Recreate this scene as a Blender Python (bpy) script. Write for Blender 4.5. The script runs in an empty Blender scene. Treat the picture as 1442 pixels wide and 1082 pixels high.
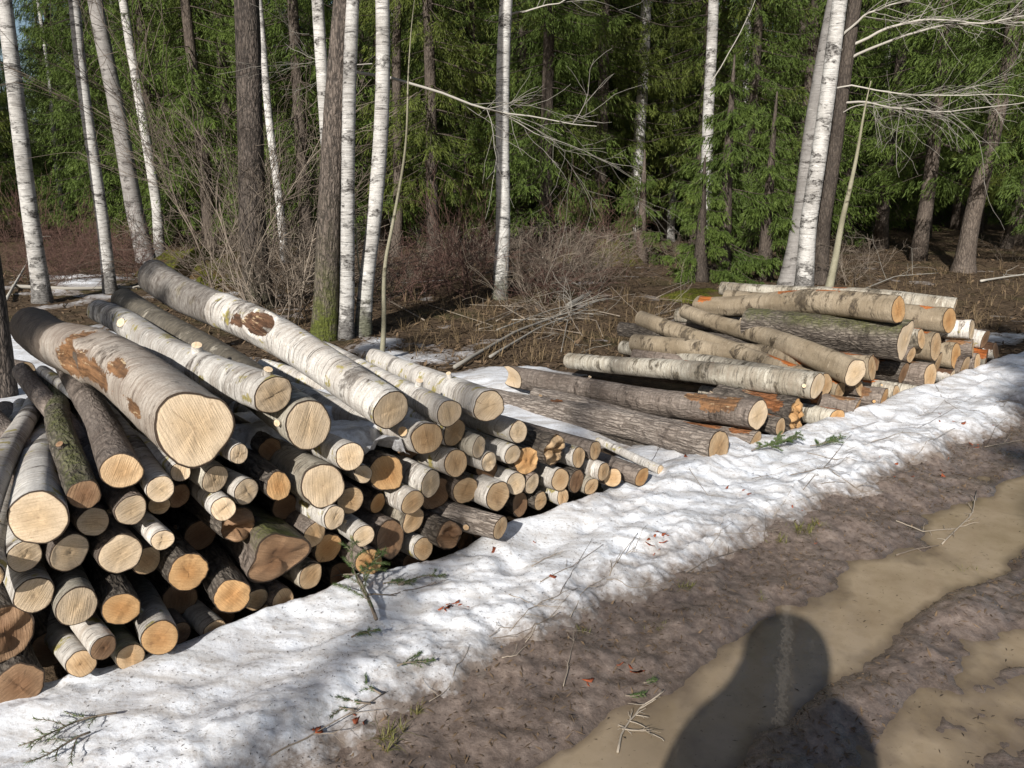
import bpy, math, random
import numpy as np
from mathutils import Vector, Matrix

# ------------------------------------------------------------------ camera, sky, sun, exposure
S = bpy.context.scene
COL = S.collection
F, PITCH, CAMH = 1130.0, math.radians(14.0), 1.6
IMW, IMH = 1442.0, 1082.0
cd = bpy.data.cameras.new('camera'); cam = bpy.data.objects.new('camera', cd); COL.objects.link(cam)
cam.location = (0, 0, CAMH); cam.rotation_euler = (math.radians(90) - PITCH, 0, 0)
cd.sensor_width = 36.0; cd.lens = F / IMW * 36.0; cd.clip_start = 0.05; cd.clip_end = 2000
S.camera = cam
SUN_EL, SUN_AZ = math.radians(28.9), math.radians(20.3)   # azimuth: shadows fall this far right of straight ahead
W = bpy.data.worlds.new('World'); S.world = W; W.use_nodes = True
wn = W.node_tree; bg = wn.nodes['Background']
sky = wn.nodes.new('ShaderNodeTexSky'); sky.sky_type = 'NISHITA'; sky.sun_disc = False
sky.sun_elevation = SUN_EL; sky.sun_rotation = math.pi + SUN_AZ
sky.air_density = 1.0; sky.dust_density = 1.5; sky.ozone_density = 1.0
wn.links.new(sky.outputs[0], bg.inputs[0]); bg.inputs[1].default_value = 0.062
sl = bpy.data.lights.new('sun', 'SUN'); sl.energy = 5.0; sl.angle = math.radians(0.55); sl.color = (1.0, 0.965, 0.91)
so = bpy.data.objects.new('sun', sl); COL.objects.link(so)
sdir = Vector((math.sin(SUN_AZ) * math.cos(SUN_EL), math.cos(SUN_AZ) * math.cos(SUN_EL), -math.sin(SUN_EL)))
so.rotation_euler = sdir.to_track_quat('-Z', 'Y').to_euler(); so.location = (-6, -18, 12)
S.view_settings.view_transform = 'Standard'; S.view_settings.look = 'None'
S.view_settings.exposure = 0.56; S.view_settings.gamma = 1.0
S.render.engine = 'CYCLES'
S.cycles.use_denoising = True; S.cycles.max_bounces = 6; S.cycles.diffuse_bounces = 3
S.cycles.glossy_bounces = 3; S.cycles.transmission_bounces = 3; S.cycles.caustics_reflective = False
S.cycles.caustics_refractive = False; S.cycles.sample_clamp_indirect = 6.0

rng = np.random.default_rng(7)
random.seed(7)

# ------------------------------------------------------------------ numeric helpers
_perm = np.random.default_rng(99).permutation(512)
_perm = np.concatenate([_perm, _perm, _perm])
_gr = np.random.default_rng(5).normal(size=(512, 3)); _gr /= np.linalg.norm(_gr, axis=1)[:, None]
def noise3(x, y, z):
    x, y, z = np.broadcast_arrays(np.asarray(x, float), np.asarray(y, float), np.asarray(z, float))
    xi, yi, zi = np.floor(x).astype(int), np.floor(y).astype(int), np.floor(z).astype(int)
    xf, yf, zf = x - xi, y - yi, z - zi
    u, v, w = [t * t * t * (t * (t * 6 - 15) + 10) for t in (xf, yf, zf)]
    def g(dx, dy, dz):
        h = _perm[(_perm[(_perm[(xi + dx) & 511] + yi + dy) & 511] + zi + dz) & 511]
        G = _gr[h]
        return G[..., 0] * (xf - dx) + G[..., 1] * (yf - dy) + G[..., 2] * (zf - dz)
    a = g(0, 0, 0) * (1 - u) + g(1, 0, 0) * u; b = g(0, 1, 0) * (1 - u) + g(1, 1, 0) * u
    c = g(0, 0, 1) * (1 - u) + g(1, 0, 1) * u; d = g(0, 1, 1) * (1 - u) + g(1, 1, 1) * u
    return 1.5 * ((a * (1 - v) + b * v) * (1 - w) + (c * (1 - v) + d * v) * w)
def fbm(x, y, z=0.0, oct=4, gain=0.5):
    s, a, f = 0.0, 1.0, 1.0
    for k in range(oct):
        s = s + a * noise3(np.asarray(x) * f + 17.3 * k, np.asarray(y) * f - 9.1 * k, np.asarray(z) * f + 3.7 * k); a *= gain; f *= 2.03
    return s
def sstep(a, b, x):
    t = np.clip((np.asarray(x, float) - a) / (b - a), 0, 1); return t * t * (3 - 2 * t)
CP, SP = math.cos(PITCH), math.sin(PITCH)
CAMP = np.array([0, 0, CAMH])
def ray(x, y):
    u = (x - IMW / 2) / F; v = -(y - IMH / 2) / F
    return np.array([u, CP + v * SP, -SP + v * CP])
def atz(x, y, z=0.0):                      # where a sight line meets the height z
    r = ray(x, y); return CAMP + r * ((z - CAMH) / r[2])
def aty(x, y, Y):                          # where a sight line meets the distance Y
    r = ray(x, y); return CAMP + r * (Y / r[1])
NF = np.array([.636, -.772, 0.0]); EF = np.array([.772, .636, 0.0]); D0 = -2.588   # the road runs along EF, the stacks face NF
def sq(x, y): return EF[0] * x + EF[1] * y, NF[0] * x + NF[1] * y - D0
def xy(s, q):
    q = np.asarray(q) + D0; return EF[0] * s + NF[0] * q, EF[1] * s + NF[1] * q

# ------------------------------------------------------------------ mesh and object helpers
def mesh(name, verts, faces, mats, attrs=None, smooth=True, fmat=None):
    verts = np.asarray(verts, np.float32)
    if isinstance(faces, np.ndarray): faces = [faces]
    faces = [np.asarray(f, np.int32) for f in faces if len(f)]
    me = bpy.data.meshes.new(name)
    me.vertices.add(len(verts)); me.vertices.foreach_set('co', verts.ravel())
    li = np.concatenate([f.ravel() for f in faces]); tot = np.concatenate([np.full(len(f), f.shape[1], np.int32) for f in faces])
    st = np.concatenate([[0], np.cumsum(tot)[:-1]]).astype(np.int32)
    me.loops.add(len(li)); me.loops.foreach_set('vertex_index', li)
    me.polygons.add(len(tot)); me.polygons.foreach_set('loop_start', st); me.polygons.foreach_set('loop_total', tot)
    if smooth: me.polygons.foreach_set('use_smooth', np.ones(len(tot), bool))
    for m in (mats if isinstance(mats, (list, tuple)) else [mats]): me.materials.append(m)
    if fmat is not None: me.polygons.foreach_set('material_index', np.asarray(fmat, np.int32))
    me.update(calc_edges=True)
    for k, v in (attrs or {}).items():
        a = me.attributes.new(k, 'FLOAT', 'POINT'); a.data.foreach_set('value', np.asarray(v, np.float32).ravel())
    me.validate(verbose=False)
    return me
def obj(name, me, parent=None, loc=None):
    o = bpy.data.objects.new(name, me); COL.objects.link(o)
    if parent is not None: o.parent = parent
    if loc is not None: o.location = loc
    return o
def tag(o, label=None, cat=None, group=None, kind=None):
    if label: o['label'] = label
    if cat: o['category'] = cat
    if group: o['group'] = group
    if kind: o['kind'] = kind
    return o
def empty(name, loc=(0, 0, 0), rz=0.0, rot=None, scale=1.0):
    o = bpy.data.objects.new(name, None); COL.objects.link(o); o.location = loc
    o.rotation_euler = rot if rot is not None else (0, 0, rz)
    o.scale = (scale,) * 3; o.empty_display_size = 0.1
    return o
class MB:                                  # collects tubes and quads into one mesh
    def __init__(s): s.v, s.q, s.t, s.n, s.a = [], [], [], 0, []
    def add(s, v, q=None, t=None, a=0.0):
        v = np.asarray(v, float).reshape(-1, 3)
        if q is not None and len(q): s.q.append(np.asarray(q, int) + s.n)
        if t is not None and len(t): s.t.append(np.asarray(t, int) + s.n)
        s.v.append(v); s.n += len(v); s.a.append(np.broadcast_to(np.asarray(a, float), (len(v),)))
    def tube(s, P, R, sides=6, a=0.0, cap=True):
        P = np.asarray(P, float); n = len(P); R = np.broadcast_to(np.asarray(R, float), (n,))
        T = np.gradient(P, axis=0); T /= np.linalg.norm(T, axis=1)[:, None] + 1e-9
        ref = np.array([0, 0, 1.0]) if abs(T[:, 2]).mean() < .8 else np.array([1.0, 0, 0])
        X = np.cross(ref, T); X /= np.linalg.norm(X, axis=1)[:, None] + 1e-9; Y = np.cross(T, X)
        th = np.arange(sides) * 2 * math.pi / sides
        V = P[:, None] + R[:, None, None] * (np.cos(th)[None, :, None] * X[:, None] + np.sin(th)[None, :, None] * Y[:, None])
        i = np.arange(n - 1)[:, None] * sides; j = np.arange(sides)[None]; k = (j + 1) % sides
        Q = np.stack([i + j, i + k, i + sides + k, i + sides + j], -1).reshape(-1, 4)
        V = V.reshape(-1, 3); tri = None
        if cap:
            V = np.vstack([V, P[-1:], P[:1]]); b = (n - 1) * sides; jj = np.arange(sides); kk = (jj + 1) % sides
            tri = np.vstack([np.stack([b + jj, b + kk, np.full(sides, n * sides)], -1), np.stack([kk, jj, np.full(sides, n * sides + 1)], -1)])
        s.add(V, Q, tri, a)
    def build(s, name, mat, parent=None, smooth=True, attr='tint'):
        f = []
        if s.q: f.append(np.concatenate(s.q))
        if s.t: f.append(np.concatenate(s.t))
        return obj(name, s.mesh(name, mat, smooth, attr), parent)
    def mesh(s, name, mat, smooth=True, attr='tint'):
        f = []
        if s.q: f.append(np.concatenate(s.q))
        if s.t: f.append(np.concatenate(s.t))
        return mesh(name, np.concatenate(s.v), f, mat, {attr: np.concatenate(s.a)}, smooth)

# ------------------------------------------------------------------ material helpers
class M:
    def __init__(s, name):
        s.m = bpy.data.materials.new(name); s.m.use_nodes = True; s.t = s.m.node_tree
        s.b = s.t.nodes['Principled BSDF']; s.out = s.t.nodes['Material Output']
    def n(s, typ, ins=None, **pr):
        nd = s.t.nodes.new('ShaderNode' + typ)
        for k, v in pr.items(): setattr(nd, k, v)
        for k, v in (ins or {}).items(): s.set(nd.inputs[k], v)
        return nd
    def set(s, sock, v):
        if isinstance(v, bpy.types.NodeSocket): s.t.links.new(v, sock)
        elif isinstance(v, (tuple, list)) and len(v) == 3 and sock.type == 'RGBA': sock.default_value = (*v, 1)
        else: sock.default_value = v
    def coord(s): return s.n('TexCoord').outputs['Object']
    def scale(s, v, sc, off=None):
        nd = s.n('Mapping', {'Vector': v, 'Scale': sc})
        if off is not None: s.set(nd.inputs['Location'], off)
        return nd.outputs[0]
    def noise(s, v, sc, det=4.0, rough=.55, dist=0.0):
        return s.n('TexNoise', {'Vector': v, 'Scale': sc, 'Detail': det, 'Roughness': rough, 'Distortion': dist}).outputs[0]
    def vor(s, v, sc, out='Distance', feature='F1'): return s.n('TexVoronoi', {'Vector': v, 'Scale': sc}, feature=feature).outputs[out]
    def ramp(s, fac, pts):
        nd = s.n('ValToRGB', {'Fac': fac}); cr = nd.color_ramp
        while len(cr.elements) < len(pts): cr.elements.new(.5)
        for e, (p, c) in zip(cr.elements, pts):
            e.position = p; e.color = (*c, 1) if not isinstance(c, (int, float)) else (c, c, c, 1)
        return nd.outputs[0]
    def mix(s, f, a, b, blend='MIX'):
        nd = s.n('Mix', data_type='RGBA', blend_type=blend)
        s.set(nd.inputs[0], f); s.set(nd.inputs[6], a); s.set(nd.inputs[7], b); return nd.outputs[2]
    def math(s, op, a, b=0.0, clamp=False):
        nd = s.n('Math', {0: a, 1: b}, operation=op); nd.use_clamp = clamp; return nd.outputs[0]
    def mapr(s, v, a, b, c=0.0, d=1.0):
        return s.n('MapRange', {0: v, 1: a, 2: b, 3: c, 4: d}).outputs[0]
    def attr(s, name): return s.n('Attribute', attribute_name=name).outputs['Fac']
    def rnd(s): return s.n('ObjectInfo').outputs['Random']
    def offset(s, v, k=37.0):              # shift texture space per object so no two logs match
        r = s.math('MULTIPLY', s.rnd(), k)
        return s.n('VectorMath', {0: v, 1: s.n('CombineXYZ', {0: r, 1: s.math('MULTIPLY', r, 1.7), 2: s.math('MULTIPLY', r, 2.3)}).outputs[0]}, operation='ADD').outputs[0]
    def bump(s, h, strength, dist, normal=None):
        nd = s.n('Bump', {'Height': h, 'Strength': strength, 'Distance': dist})
        if normal is not None: s.set(nd.inputs['Normal'], normal)
        return nd.outputs[0]
    def done(s, col, rough=.8, normal=None, spec=.3, **kw):
        s.set(s.b.inputs['Base Color'], col); s.set(s.b.inputs['Roughness'], rough); s.set(s.b.inputs['Specular IOR Level'], spec)
        if normal is not None: s.set(s.b.inputs['Normal'], normal)
        for k, v in kw.items(): s.set(s.b.inputs[k], v)
        return s.m

# ------------------------------------------------------------------ materials
def bark_material(name, light, mid, dark, lent=0.0, lent_th=.60, patch=.0, furrow=0.0, scale=1.0, lichen=0.0, tone=(.75, 1.2), rough=.75, wood=(.30, .12, .045), stain=.6, stainc=(.21, .165, .125), fz=1.0):
    m = M(name); c0 = m.coord(); c = m.offset(c0)
    big = m.noise(m.scale(c, (5 * scale, 5 * scale, 3 * scale)), 1.0, 5, .6)
    col = m.ramp(big, [(.32, mid), (.56, light), (.75, light)])
    fine = m.noise(m.scale(c, (30 * scale, 30 * scale, 60 * scale)), 1.0, 5, .65)
    col = m.mix(m.mapr(fine, .35, .7, .45, 0), col, mid)
    h = m.math('MULTIPLY', fine, .4)
    grit = m.noise(m.scale(c, (120, 120, 160)), 1.0, 3, .6)
    col = m.mix(m.mapr(grit, .50, .72, 0, .45), col, dark)
    h = m.math('ADD', h, m.math('MULTIPLY', grit, .15))
    if lent:
        stk = m.noise(m.scale(c, (3 * scale, 3 * scale, 55 * scale)), 1.0, 5, .65, .3)
        col = m.mix(m.mapr(stk, .46, .66, 0, stain), col, m.mix(m.mapr(big, .4, .6), stainc, mid))
        h = m.math('ADD', h, m.math('MULTIPLY', stk, .6))
        pal = m.noise(m.scale(c, (6 * scale, 6 * scale, 22 * scale)), 1.0, 5, .7, .5)
        col = m.mix(m.mapr(pal, .60, .64, 0, .5), col, tuple(min(.85, 1.25 * w) for w in light))
        h = m.math('ADD', h, m.math('MULTIPLY', m.mapr(pal, .60, .62), .25))
        d = m.noise(m.scale(c, (9 * scale, 9 * scale, 150 * scale)), 1.0, 3, .5)
        band = m.noise(m.scale(c, (2, 2, 14 * scale)), 1.0, 2, .5)
        k = m.math('MULTIPLY', m.mapr(d, lent_th, lent_th + .07), m.mapr(band, .35, .6, .25, 1))
        col = m.mix(m.math('MULTIPLY', k, lent), col, dark)
        ring = m.noise(m.scale(c, (1.3, 1.3, 26 * scale)), 1.0, 3, .6, .2)
        col = m.mix(m.mapr(ring, .60, .66, 0, .55 * lent), col, mid)
        h = m.math('SUBTRACT', h, m.math('MULTIPLY', k, .5))
    if patch:
        p = m.noise(m.scale(c, (4 * scale, 4 * scale, 9 * scale)), 1.0, 6, .68, .4)
        k = m.mapr(p, 1 - patch, 1 - patch + .05)
        col = m.mix(k, col, m.mix(m.mapr(fine, .4, .65), dark, mid)); h = m.math('ADD', h, m.math('MULTIPLY', k, m.math('MULTIPLY', fine, .8)))
    if furrow:
        f = m.noise(m.scale(c, (34 * scale, 34 * scale, 7 * scale * fz)), 1.0, 5, .6, 1.1)
        wv = m.n('VectorMath', {0: m.scale(c, (40 * scale, 40 * scale, 13 * scale * fz)), 1: m.n('VectorMath', {0: m.n('TexNoise', {'Vector': m.scale(c, (30 * scale, 30 * scale, 12 * scale)), 'Scale': 1.0, 'Detail': 3.0}).outputs[1], 1: (1.6, 1.6, 1.6)}, operation='MULTIPLY').outputs[0]}, operation='ADD').outputs[0]
        v = m.vor(wv, 1.0, 'Distance', 'DISTANCE_TO_EDGE')
        k = m.math('ADD', m.math('MULTIPLY', m.mapr(f, .38, .62), .4), m.math('MULTIPLY', m.mapr(v, .02, .30), .6))
        col = m.mix(m.mapr(k, .15, .66, furrow, 0), col, dark)
        h = m.math('ADD', m.math('MULTIPLY', k, 1.6 * furrow), h)
    if lichen:
        l = m.noise(m.scale(c, (13, 13, 13)), 1.0, 4, .6)
        col = m.mix(m.mapr(l, 1 - lichen, 1 - lichen + .06, 0, .85), col, m.mix(m.mapr(fine, .4, .6), (.23, .20, .035), (.32, .25, .06)))
    oe = m.math('ADD', m.attr('old_and_shade'), m.math('MULTIPLY', m.math('SUBTRACT', m.noise(m.scale(c, (9, 9, 14)), 1.0, 5, .7), .5), 1.5))  # old dark bark, plus shade put into the colour of far log ends
    ok = m.mapr(oe, .48, .62); col = m.mix(m.math('MULTIPLY', ok, .88), col, m.mix(m.mapr(fine, .38, .66), dark, tuple(.55 * q for q in mid)))
    h = m.math('ADD', h, m.math('MULTIPLY', ok, m.math('MULTIPLY', fine, .7)))
    g = m.noise(m.scale(c, (7, 7, 5)), 1.0, 4, .6)
    mo = m.math('MULTIPLY', m.attr('moss'), m.mapr(m.math('ADD', g, m.math('MULTIPLY', fine, .4)), .52, .78))
    col = m.mix(mo, col, m.mix(m.mapr(fine, .35, .65), (.035, .04, .008), (.10, .115, .02)))
    e = m.math('ADD', m.attr('wound'), m.math('ADD', m.math('MULTIPLY', m.math('SUBTRACT', m.noise(m.scale(c, (16, 16, 10)), 1.0, 5, .7), .5), 1.7), m.math('MULTIPLY', m.math('SUBTRACT', fine, .5), .6)))
    ww = m.mapr(e, .52, .60)
    grain = m.noise(m.scale(c, (60, 60, 6)), 1.0, 4, .6)
    wc = m.mix(m.mapr(grain, .35, .65), tuple(.35 * w for w in wood), wood)
    wc = m.mix(m.mapr(m.noise(m.scale(c, (11, 11, 8)), 1.0, 4, .65), .50, .66, 0, .8), wc, tuple(.35 * w + .01 for w in wood))
    wc = m.mix(m.mapr(m.noise(m.scale(c, (50, 50, 9)), 1.0, 4, .65), .60, .66, 0, .8), wc, (.48, .36, .22))
    col = m.mix(ww, col, wc)
    col = m.mix(1.0, col, m.n('CombineColor', {i: m.mapr(m.rnd(), 0, 1, *tone) for i in range(3)}).outputs[0], 'MULTIPLY')
    h = m.math('ADD', h, m.math('MULTIPLY', ww, m.math('SUBTRACT', m.math('MULTIPLY', grain, .8), .5)))
    return m.done(col, rough, m.bump(h, .9, .006 if not furrow else .010), .25)
MAT = {}
MAT['birch'] = bark_material('birch_bark', (.66, .63, .58), (.37, .335, .295), (.07, .055, .045), lent=.8, lent_th=.60, patch=.41, lichen=.41, tone=(.75, 1.15), stain=.65, wood=(.15, .08, .045))
MAT['birchgrey'] = bark_material('grey_birch_bark', (.47, .435, .365), (.20, .17, .125), (.05, .042, .032), lent=.7, lent_th=.58, patch=.46, lichen=.2, wood=(.55, .16, .035))
MAT['aspen'] = bark_material('smooth_brown_bark', (.27, .225, .19), (.14, .11, .09), (.045, .035, .028), lent=.6, lent_th=.62, patch=.42, furrow=.4, lichen=.22, stainc=(.11, .08, .062), wood=(.27, .14, .065))
MAT['furrow'] = bark_material('furrowed_bark', (.36, .31, .265), (.235, .195, .165), (.075, .058, .046), furrow=.8, scale=1.35, fz=.42)
MAT['alder'] = bark_material('mottled_alder_bark', (.37, .305, .22), (.20, .155, .10), (.06, .046, .033), lent=.35, lent_th=.62, patch=.45, stain=.6, stainc=(.22, .17, .115), wood=(.55, .17, .04))
MAT['brownbirch'] = bark_material('brown_birch_bark', (.47, .42, .365), (.25, .20, .155), (.075, .055, .042), lent=.55, lent_th=.62, patch=.40, lichen=.2, stain=.8, stainc=(.17, .12, .095), wood=(.27, .14, .065))
MAT['dark'] = bark_material('dark_rough_bark', (.17, .145, .12), (.085, .07, .056), (.028, .022, .018), furrow=.8, patch=.3, scale=1.1, lichen=.27)
MAT['birchtree'] = bark_material('standing_birch_bark', (.68, .66, .625), (.40, .38, .355), (.035, .03, .027), lent=.8, lent_th=.57, patch=.46, scale=.85, tone=(.62, 1.05), stain=.7, stainc=(.22, .20, .18))
MAT['pinetree'] = bark_material('pine_bark', (.185, .15, .125), (.09, .07, .057), (.02, .016, .013), furrow=.85, scale=.85, fz=.9, tone=(.65, 1.1))
MAT['sprucetrunk'] = bark_material('spruce_trunk_bark', (.125, .10, .08), (.075, .058, .046), (.025, .019, .015), furrow=.7, scale=.7, tone=(.7, 1.2))
def wood_material(name, sap, heart, spot):
    m = M(name); c0 = m.coord(); c = m.offset(c0); rad = m.attr('rad'); r = m.rnd()
    wob = m.noise(m.scale(c, (9, 9, 9)), 1.0, 3, .5)
    hr = m.math('ADD', rad, m.math('MULTIPLY', m.math('SUBTRACT', wob, .5), .5))
    col = m.mix(m.mapr(hr, .30, .75), heart, sap)
    ln = m.n('VectorMath', {0: c0}, operation='LENGTH').outputs['Value']
    rr = m.math('ADD', m.math('MULTIPLY', ln, 620.0), m.math('MULTIPLY', wob, 7.0))
    ring = m.mapr(m.math('SINE', rr), -1, 1)
    col = m.mix(m.math('MULTIPLY', ring, m.mapr(m.noise(c, 14, 2), .35, .65, .0, .17)), col, tuple(.62 * x for x in heart))
    rot = m.n('VectorRotate', {'Vector': c0, 'Angle': m.math('MULTIPLY', r, 40.0)}, rotation_type='Z_AXIS').outputs[0]
    saw = m.noise(m.scale(m.offset(rot), (14, 260, 14)), 1.0, 3, .6, .4)
    col = m.mix(m.mapr(saw, .40, .68, .42, 0), col, tuple(.55 * x for x in heart))
    col = m.mix(m.mapr(m.noise(m.scale(m.offset(rot), (10, 400, 10)), 1.0, 2, .5), .60, .72, 0, .25), col, tuple(min(1, 1.3 * x) for x in sap))
    fib = m.noise(m.scale(c, (210, 210, 210)), 1.0, 3, .7)
    col = m.mix(m.mapr(fib, .48, .68, 0, .45), col, tuple(.6 * x for x in heart))
    dirt = m.noise(m.scale(c, (26, 26, 26)), 1.0, 5, .7)
    col = m.mix(m.mapr(dirt, .60, .74, 0, .6), col, spot)
    sx = m.n('SeparateXYZ', {0: c0}); an = m.math('ARCTAN2', sx.outputs[1], sx.outputs[0])
    ck = m.noise(m.n('CombineXYZ', {0: m.math('ADD', m.math('MULTIPLY', an, 5.0), m.math('MULTIPLY', wob, .8)), 1: m.math('MULTIPLY', rad, .6), 2: m.math('MULTIPLY', r, 90.0)}).outputs[0], 1.0, 2, .5)
    col = m.mix(m.math('MULTIPLY', m.mapr(ck, .70, .73), m.mapr(rad, .05, .25, 0, .45)), col, spot)
    bl = m.noise(m.scale(c, (7, 7, 7)), 1.0, 3, .55)
    col = m.mix(m.mapr(bl, .52, .78, 0, .45), col, tuple(.6 * x for x in heart))
    col = m.mix(m.mapr(rad, 0.0, .07, .6, 0), col, spot)
    col = m.mix(m.mapr(m.math('ADD', rad, m.math('MULTIPLY', m.math('SUBTRACT', wob, .5), .06)), .925, .95), col, (.045, .03, .02))
    col = m.mix(1.0, col, m.n('CombineColor', {i: m.mapr(r, 0, 1, .78, 1.12) for i in range(3)}).outputs[0], 'MULTIPLY')
    h = m.math('ADD', m.math('MULTIPLY', saw, 1.0), m.math('MULTIPLY', dirt, .5))
    return m.done(col, .7, m.bump(h, .7, .004), .25)
MAT['pale'] = wood_material('pale_cut_wood', (.72, .57, .40), (.61, .45, .28), (.22, .14, .08))
MAT['tan'] = wood_material('tan_cut_wood', (.60, .43, .26), (.47, .30, .155), (.17, .10, .05))
MAT['orange'] = wood_material('orange_cut_wood', (.60, .375, .18), (.48, .255, .10), (.17, .08, .035))
MAT['brown'] = wood_material('brown_aged_wood', (.32, .20, .115), (.22, .12, .062), (.07, .042, .025))
# snow
m = M('old_snow'); c = m.coord()
n1 = m.noise(c, 9, 5, .6); n2 = m.noise(c, 70, 4, .7); n3 = m.noise(c, 260, 3, .7)
thin = m.attr('thin')
col = m.mix(m.mapr(n1, .38, .68, 0, .6), (.70, .72, .755), (.48, .475, .47))
rc = m.n('Mapping', {'Vector': c, 'Rotation': (0, 0, -math.radians(39.5)), 'Scale': (1.2, 6.0, 3.0)}).outputs[0]
lay = m.noise(rc, 3.0, 6, .68)
col = m.mix(m.mapr(lay, .43, .66, 0, .8), col, (.33, .305, .28))
sp = m.math('MULTIPLY', m.mapr(n2, .54, .68), m.mapr(n1, .36, .60, .15, 1.0))
col = m.mix(m.math('MULTIPLY', sp, .7), col, (.22, .17, .13))
col = m.mix(m.mapr(n3, .60, .70, 0, .55), col, (.20, .16, .125))
k = m.math('ADD', thin, m.math('MULTIPLY', m.math('SUBTRACT', m.noise(c, 22, 5, .7), .5), 1.5))
col = m.mix(m.mapr(k, .15, .95, 0, .95), col, (.13, .10, .078))
h = m.math('ADD', m.math('MULTIPLY', m.noise(c, 45, 4, .6), 1.0), m.math('MULTIPLY', n3, .15))
MAT['snow'] = m.done(col, m.mapr(n2, .3, .7, .35, .7), m.bump(h, .32, .012), .45)
# mud
m = M('wet_mud'); c = m.coord()
n1 = m.noise(c, 3.5, 5, .6); n2 = m.noise(c, 24, 6, .7); n3 = m.noise(c, 130, 4, .7)
col = m.ramp(n2, [(.30, (.075, .056, .045)), (.52, (.155, .118, .095)), (.75, (.25, .20, .165))])
col = m.mix(m.mapr(n1, .35, .68, 0, .7), col, m.mix(m.mapr(n2, .4, .6), (.075, .056, .046), (.135, .105, .09)))
col = m.mix(m.mapr(n3, .58, .7, 0, .5), col, (.05, .038, .027))
col = m.mix(m.mapr(m.vor(c, 60), .0, .16, .5, 0), col, (.26, .22, .18))
wet = m.attr('wet')
wk = m.math('MULTIPLY', wet, m.mapr(n1, .35, .65, .45, 1.0))
col = m.mix(m.math('MULTIPLY', wk, .8), col, (.045, .032, .022))
h = m.math('ADD', m.math('MULTIPLY', n2, 1.2), m.math('MULTIPLY', n3, .25))
ro = m.math('SUBTRACT', m.mapr(m.noise(c, 5, 5, .65), .40, .60, .10, .60), m.math('MULTIPLY', wk, .5), True)
ro = m.math('MAXIMUM', ro, .06)
MAT['mud'] = m.done(col, ro, m.bump(h, .5, .012), .6)
# muddy water: silty, clearer and darker where it is shallow
m = M('muddy_water'); c = m.coord()
n1 = m.noise(c, 3.0, 5, .6); n2 = m.noise(c, 16, 5, .65); dp = m.attr('depth')
col = m.ramp(n1, [(.3, (.215, .163, .105)), (.7, (.305, .24, .165))])
col = m.mix(m.mapr(n2, .48, .72, 0, .4), col, (.17, .125, .075))
edge = m.math('ADD', dp, m.math('MULTIPLY', m.math('SUBTRACT', n2, .5), .8))
col = m.mix(m.mapr(edge, .0, .62, .8, 0), col, (.10, .073, .05))
col = m.mix(m.mapr(m.noise(c, 75, 3, .6), .66, .72, 0, .6), col, (.07, .05, .035))
nrm = m.bump(m.noise(c, 14, 3, .6), .10, .006)
MAT['water'] = m.done(col, .03, nrm, .5, **{'IOR': 1.33})
# forest floor
m = M('forest_floor'); c = m.coord()
n1 = m.noise(c, .7, 5, .6); n2 = m.noise(c, 12, 6, .7); n3 = m.noise(c, 90, 4, .7)
col = m.ramp(n2, [(.28, (.028, .02, .014)), (.5, (.085, .058, .036)), (.74, (.17, .12, .075))])
col = m.mix(m.mapr(n1, .52, .66, 0, .55), col, m.mix(m.mapr(n3, .4, .6), (.03, .035, .01), (.075, .075, .022)))
col = m.mix(m.mapr(n3, .56, .72, 0, .5), col, (.20, .15, .10))
MAT['floor'] = m.done(col, .95, m.bump(m.math('ADD', n2, m.math('MULTIPLY', n3, .6)), 1.0, .03), .1)
# moss
m = M('moss'); c = m.coord()
n2 = m.noise(c, 30, 5, .7); n1 = m.noise(c, 4, 4)
col = m.mix(m.mapr(n2, .35, .68), (.03, .035, .006), (.135, .135, .02)); col = m.mix(m.mapr(n1, .5, .62), col, (.09, .06, .03))
MAT['moss'] = m.done(col, .95, m.bump(n2, 1.0, .03), .1)
# foliage and small plants
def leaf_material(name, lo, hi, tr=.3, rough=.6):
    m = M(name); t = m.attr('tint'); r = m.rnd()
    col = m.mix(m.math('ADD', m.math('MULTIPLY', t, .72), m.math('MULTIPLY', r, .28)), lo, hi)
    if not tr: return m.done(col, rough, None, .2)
    m.done(col, rough, None, .2)
    tn = m.n('BsdfTranslucent', {'Color': col}); mx = m.n('MixShader', {0: tr, 1: m.b.outputs[0], 2: tn.outputs[0]})
    m.t.links.new(mx.outputs[0], m.out.inputs[0]); return m.m
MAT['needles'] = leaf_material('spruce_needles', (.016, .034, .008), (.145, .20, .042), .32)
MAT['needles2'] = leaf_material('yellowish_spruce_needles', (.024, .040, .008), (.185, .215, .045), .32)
MAT['sprig'] = leaf_material('cut_sprig_needles', (.03, .055, .018), (.11, .16, .05), .2)
MAT['grass'] = leaf_material('grass_blades', (.10, .11, .025), (.30, .27, .10), .3)
MAT['deadgrass'] = leaf_material('dead_grass', (.08, .055, .03), (.27, .195, .11), .25)
MAT['litter'] = leaf_material('leaf_litter', (.028, .019, .013), (.17, .115, .068), 0, .9)
MAT['flake'] = leaf_material('red_bark_flakes', (.10, .03, .018), (.36, .09, .035), 0, .8)
MAT['twig'] = leaf_material('twig_bark', (.07, .05, .038), (.34, .29, .23), 0, .85)
MAT['redtwig'] = leaf_material('reddish_shrub_twigs', (.055, .03, .024), (.20, .12, .095), 0, .85)
MAT['dirt'] = leaf_material('dark_specks', (.02, .015, .011), (.10, .075, .05), 0, .9)
MAT['limb'] = leaf_material('grey_limb_bark', (.12, .108, .09), (.40, .375, .33), 0, .8)
def plain(name, c, rough=.8, spec=.3, **k):
    m = M(name); n = m.noise(m.coord(), 40, 4); col = m.mix(m.mapr(n, .3, .7, 0, .35), c, tuple(.6 * x for x in c))
    return m.done(col, rough, None, spec, **k)
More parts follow.
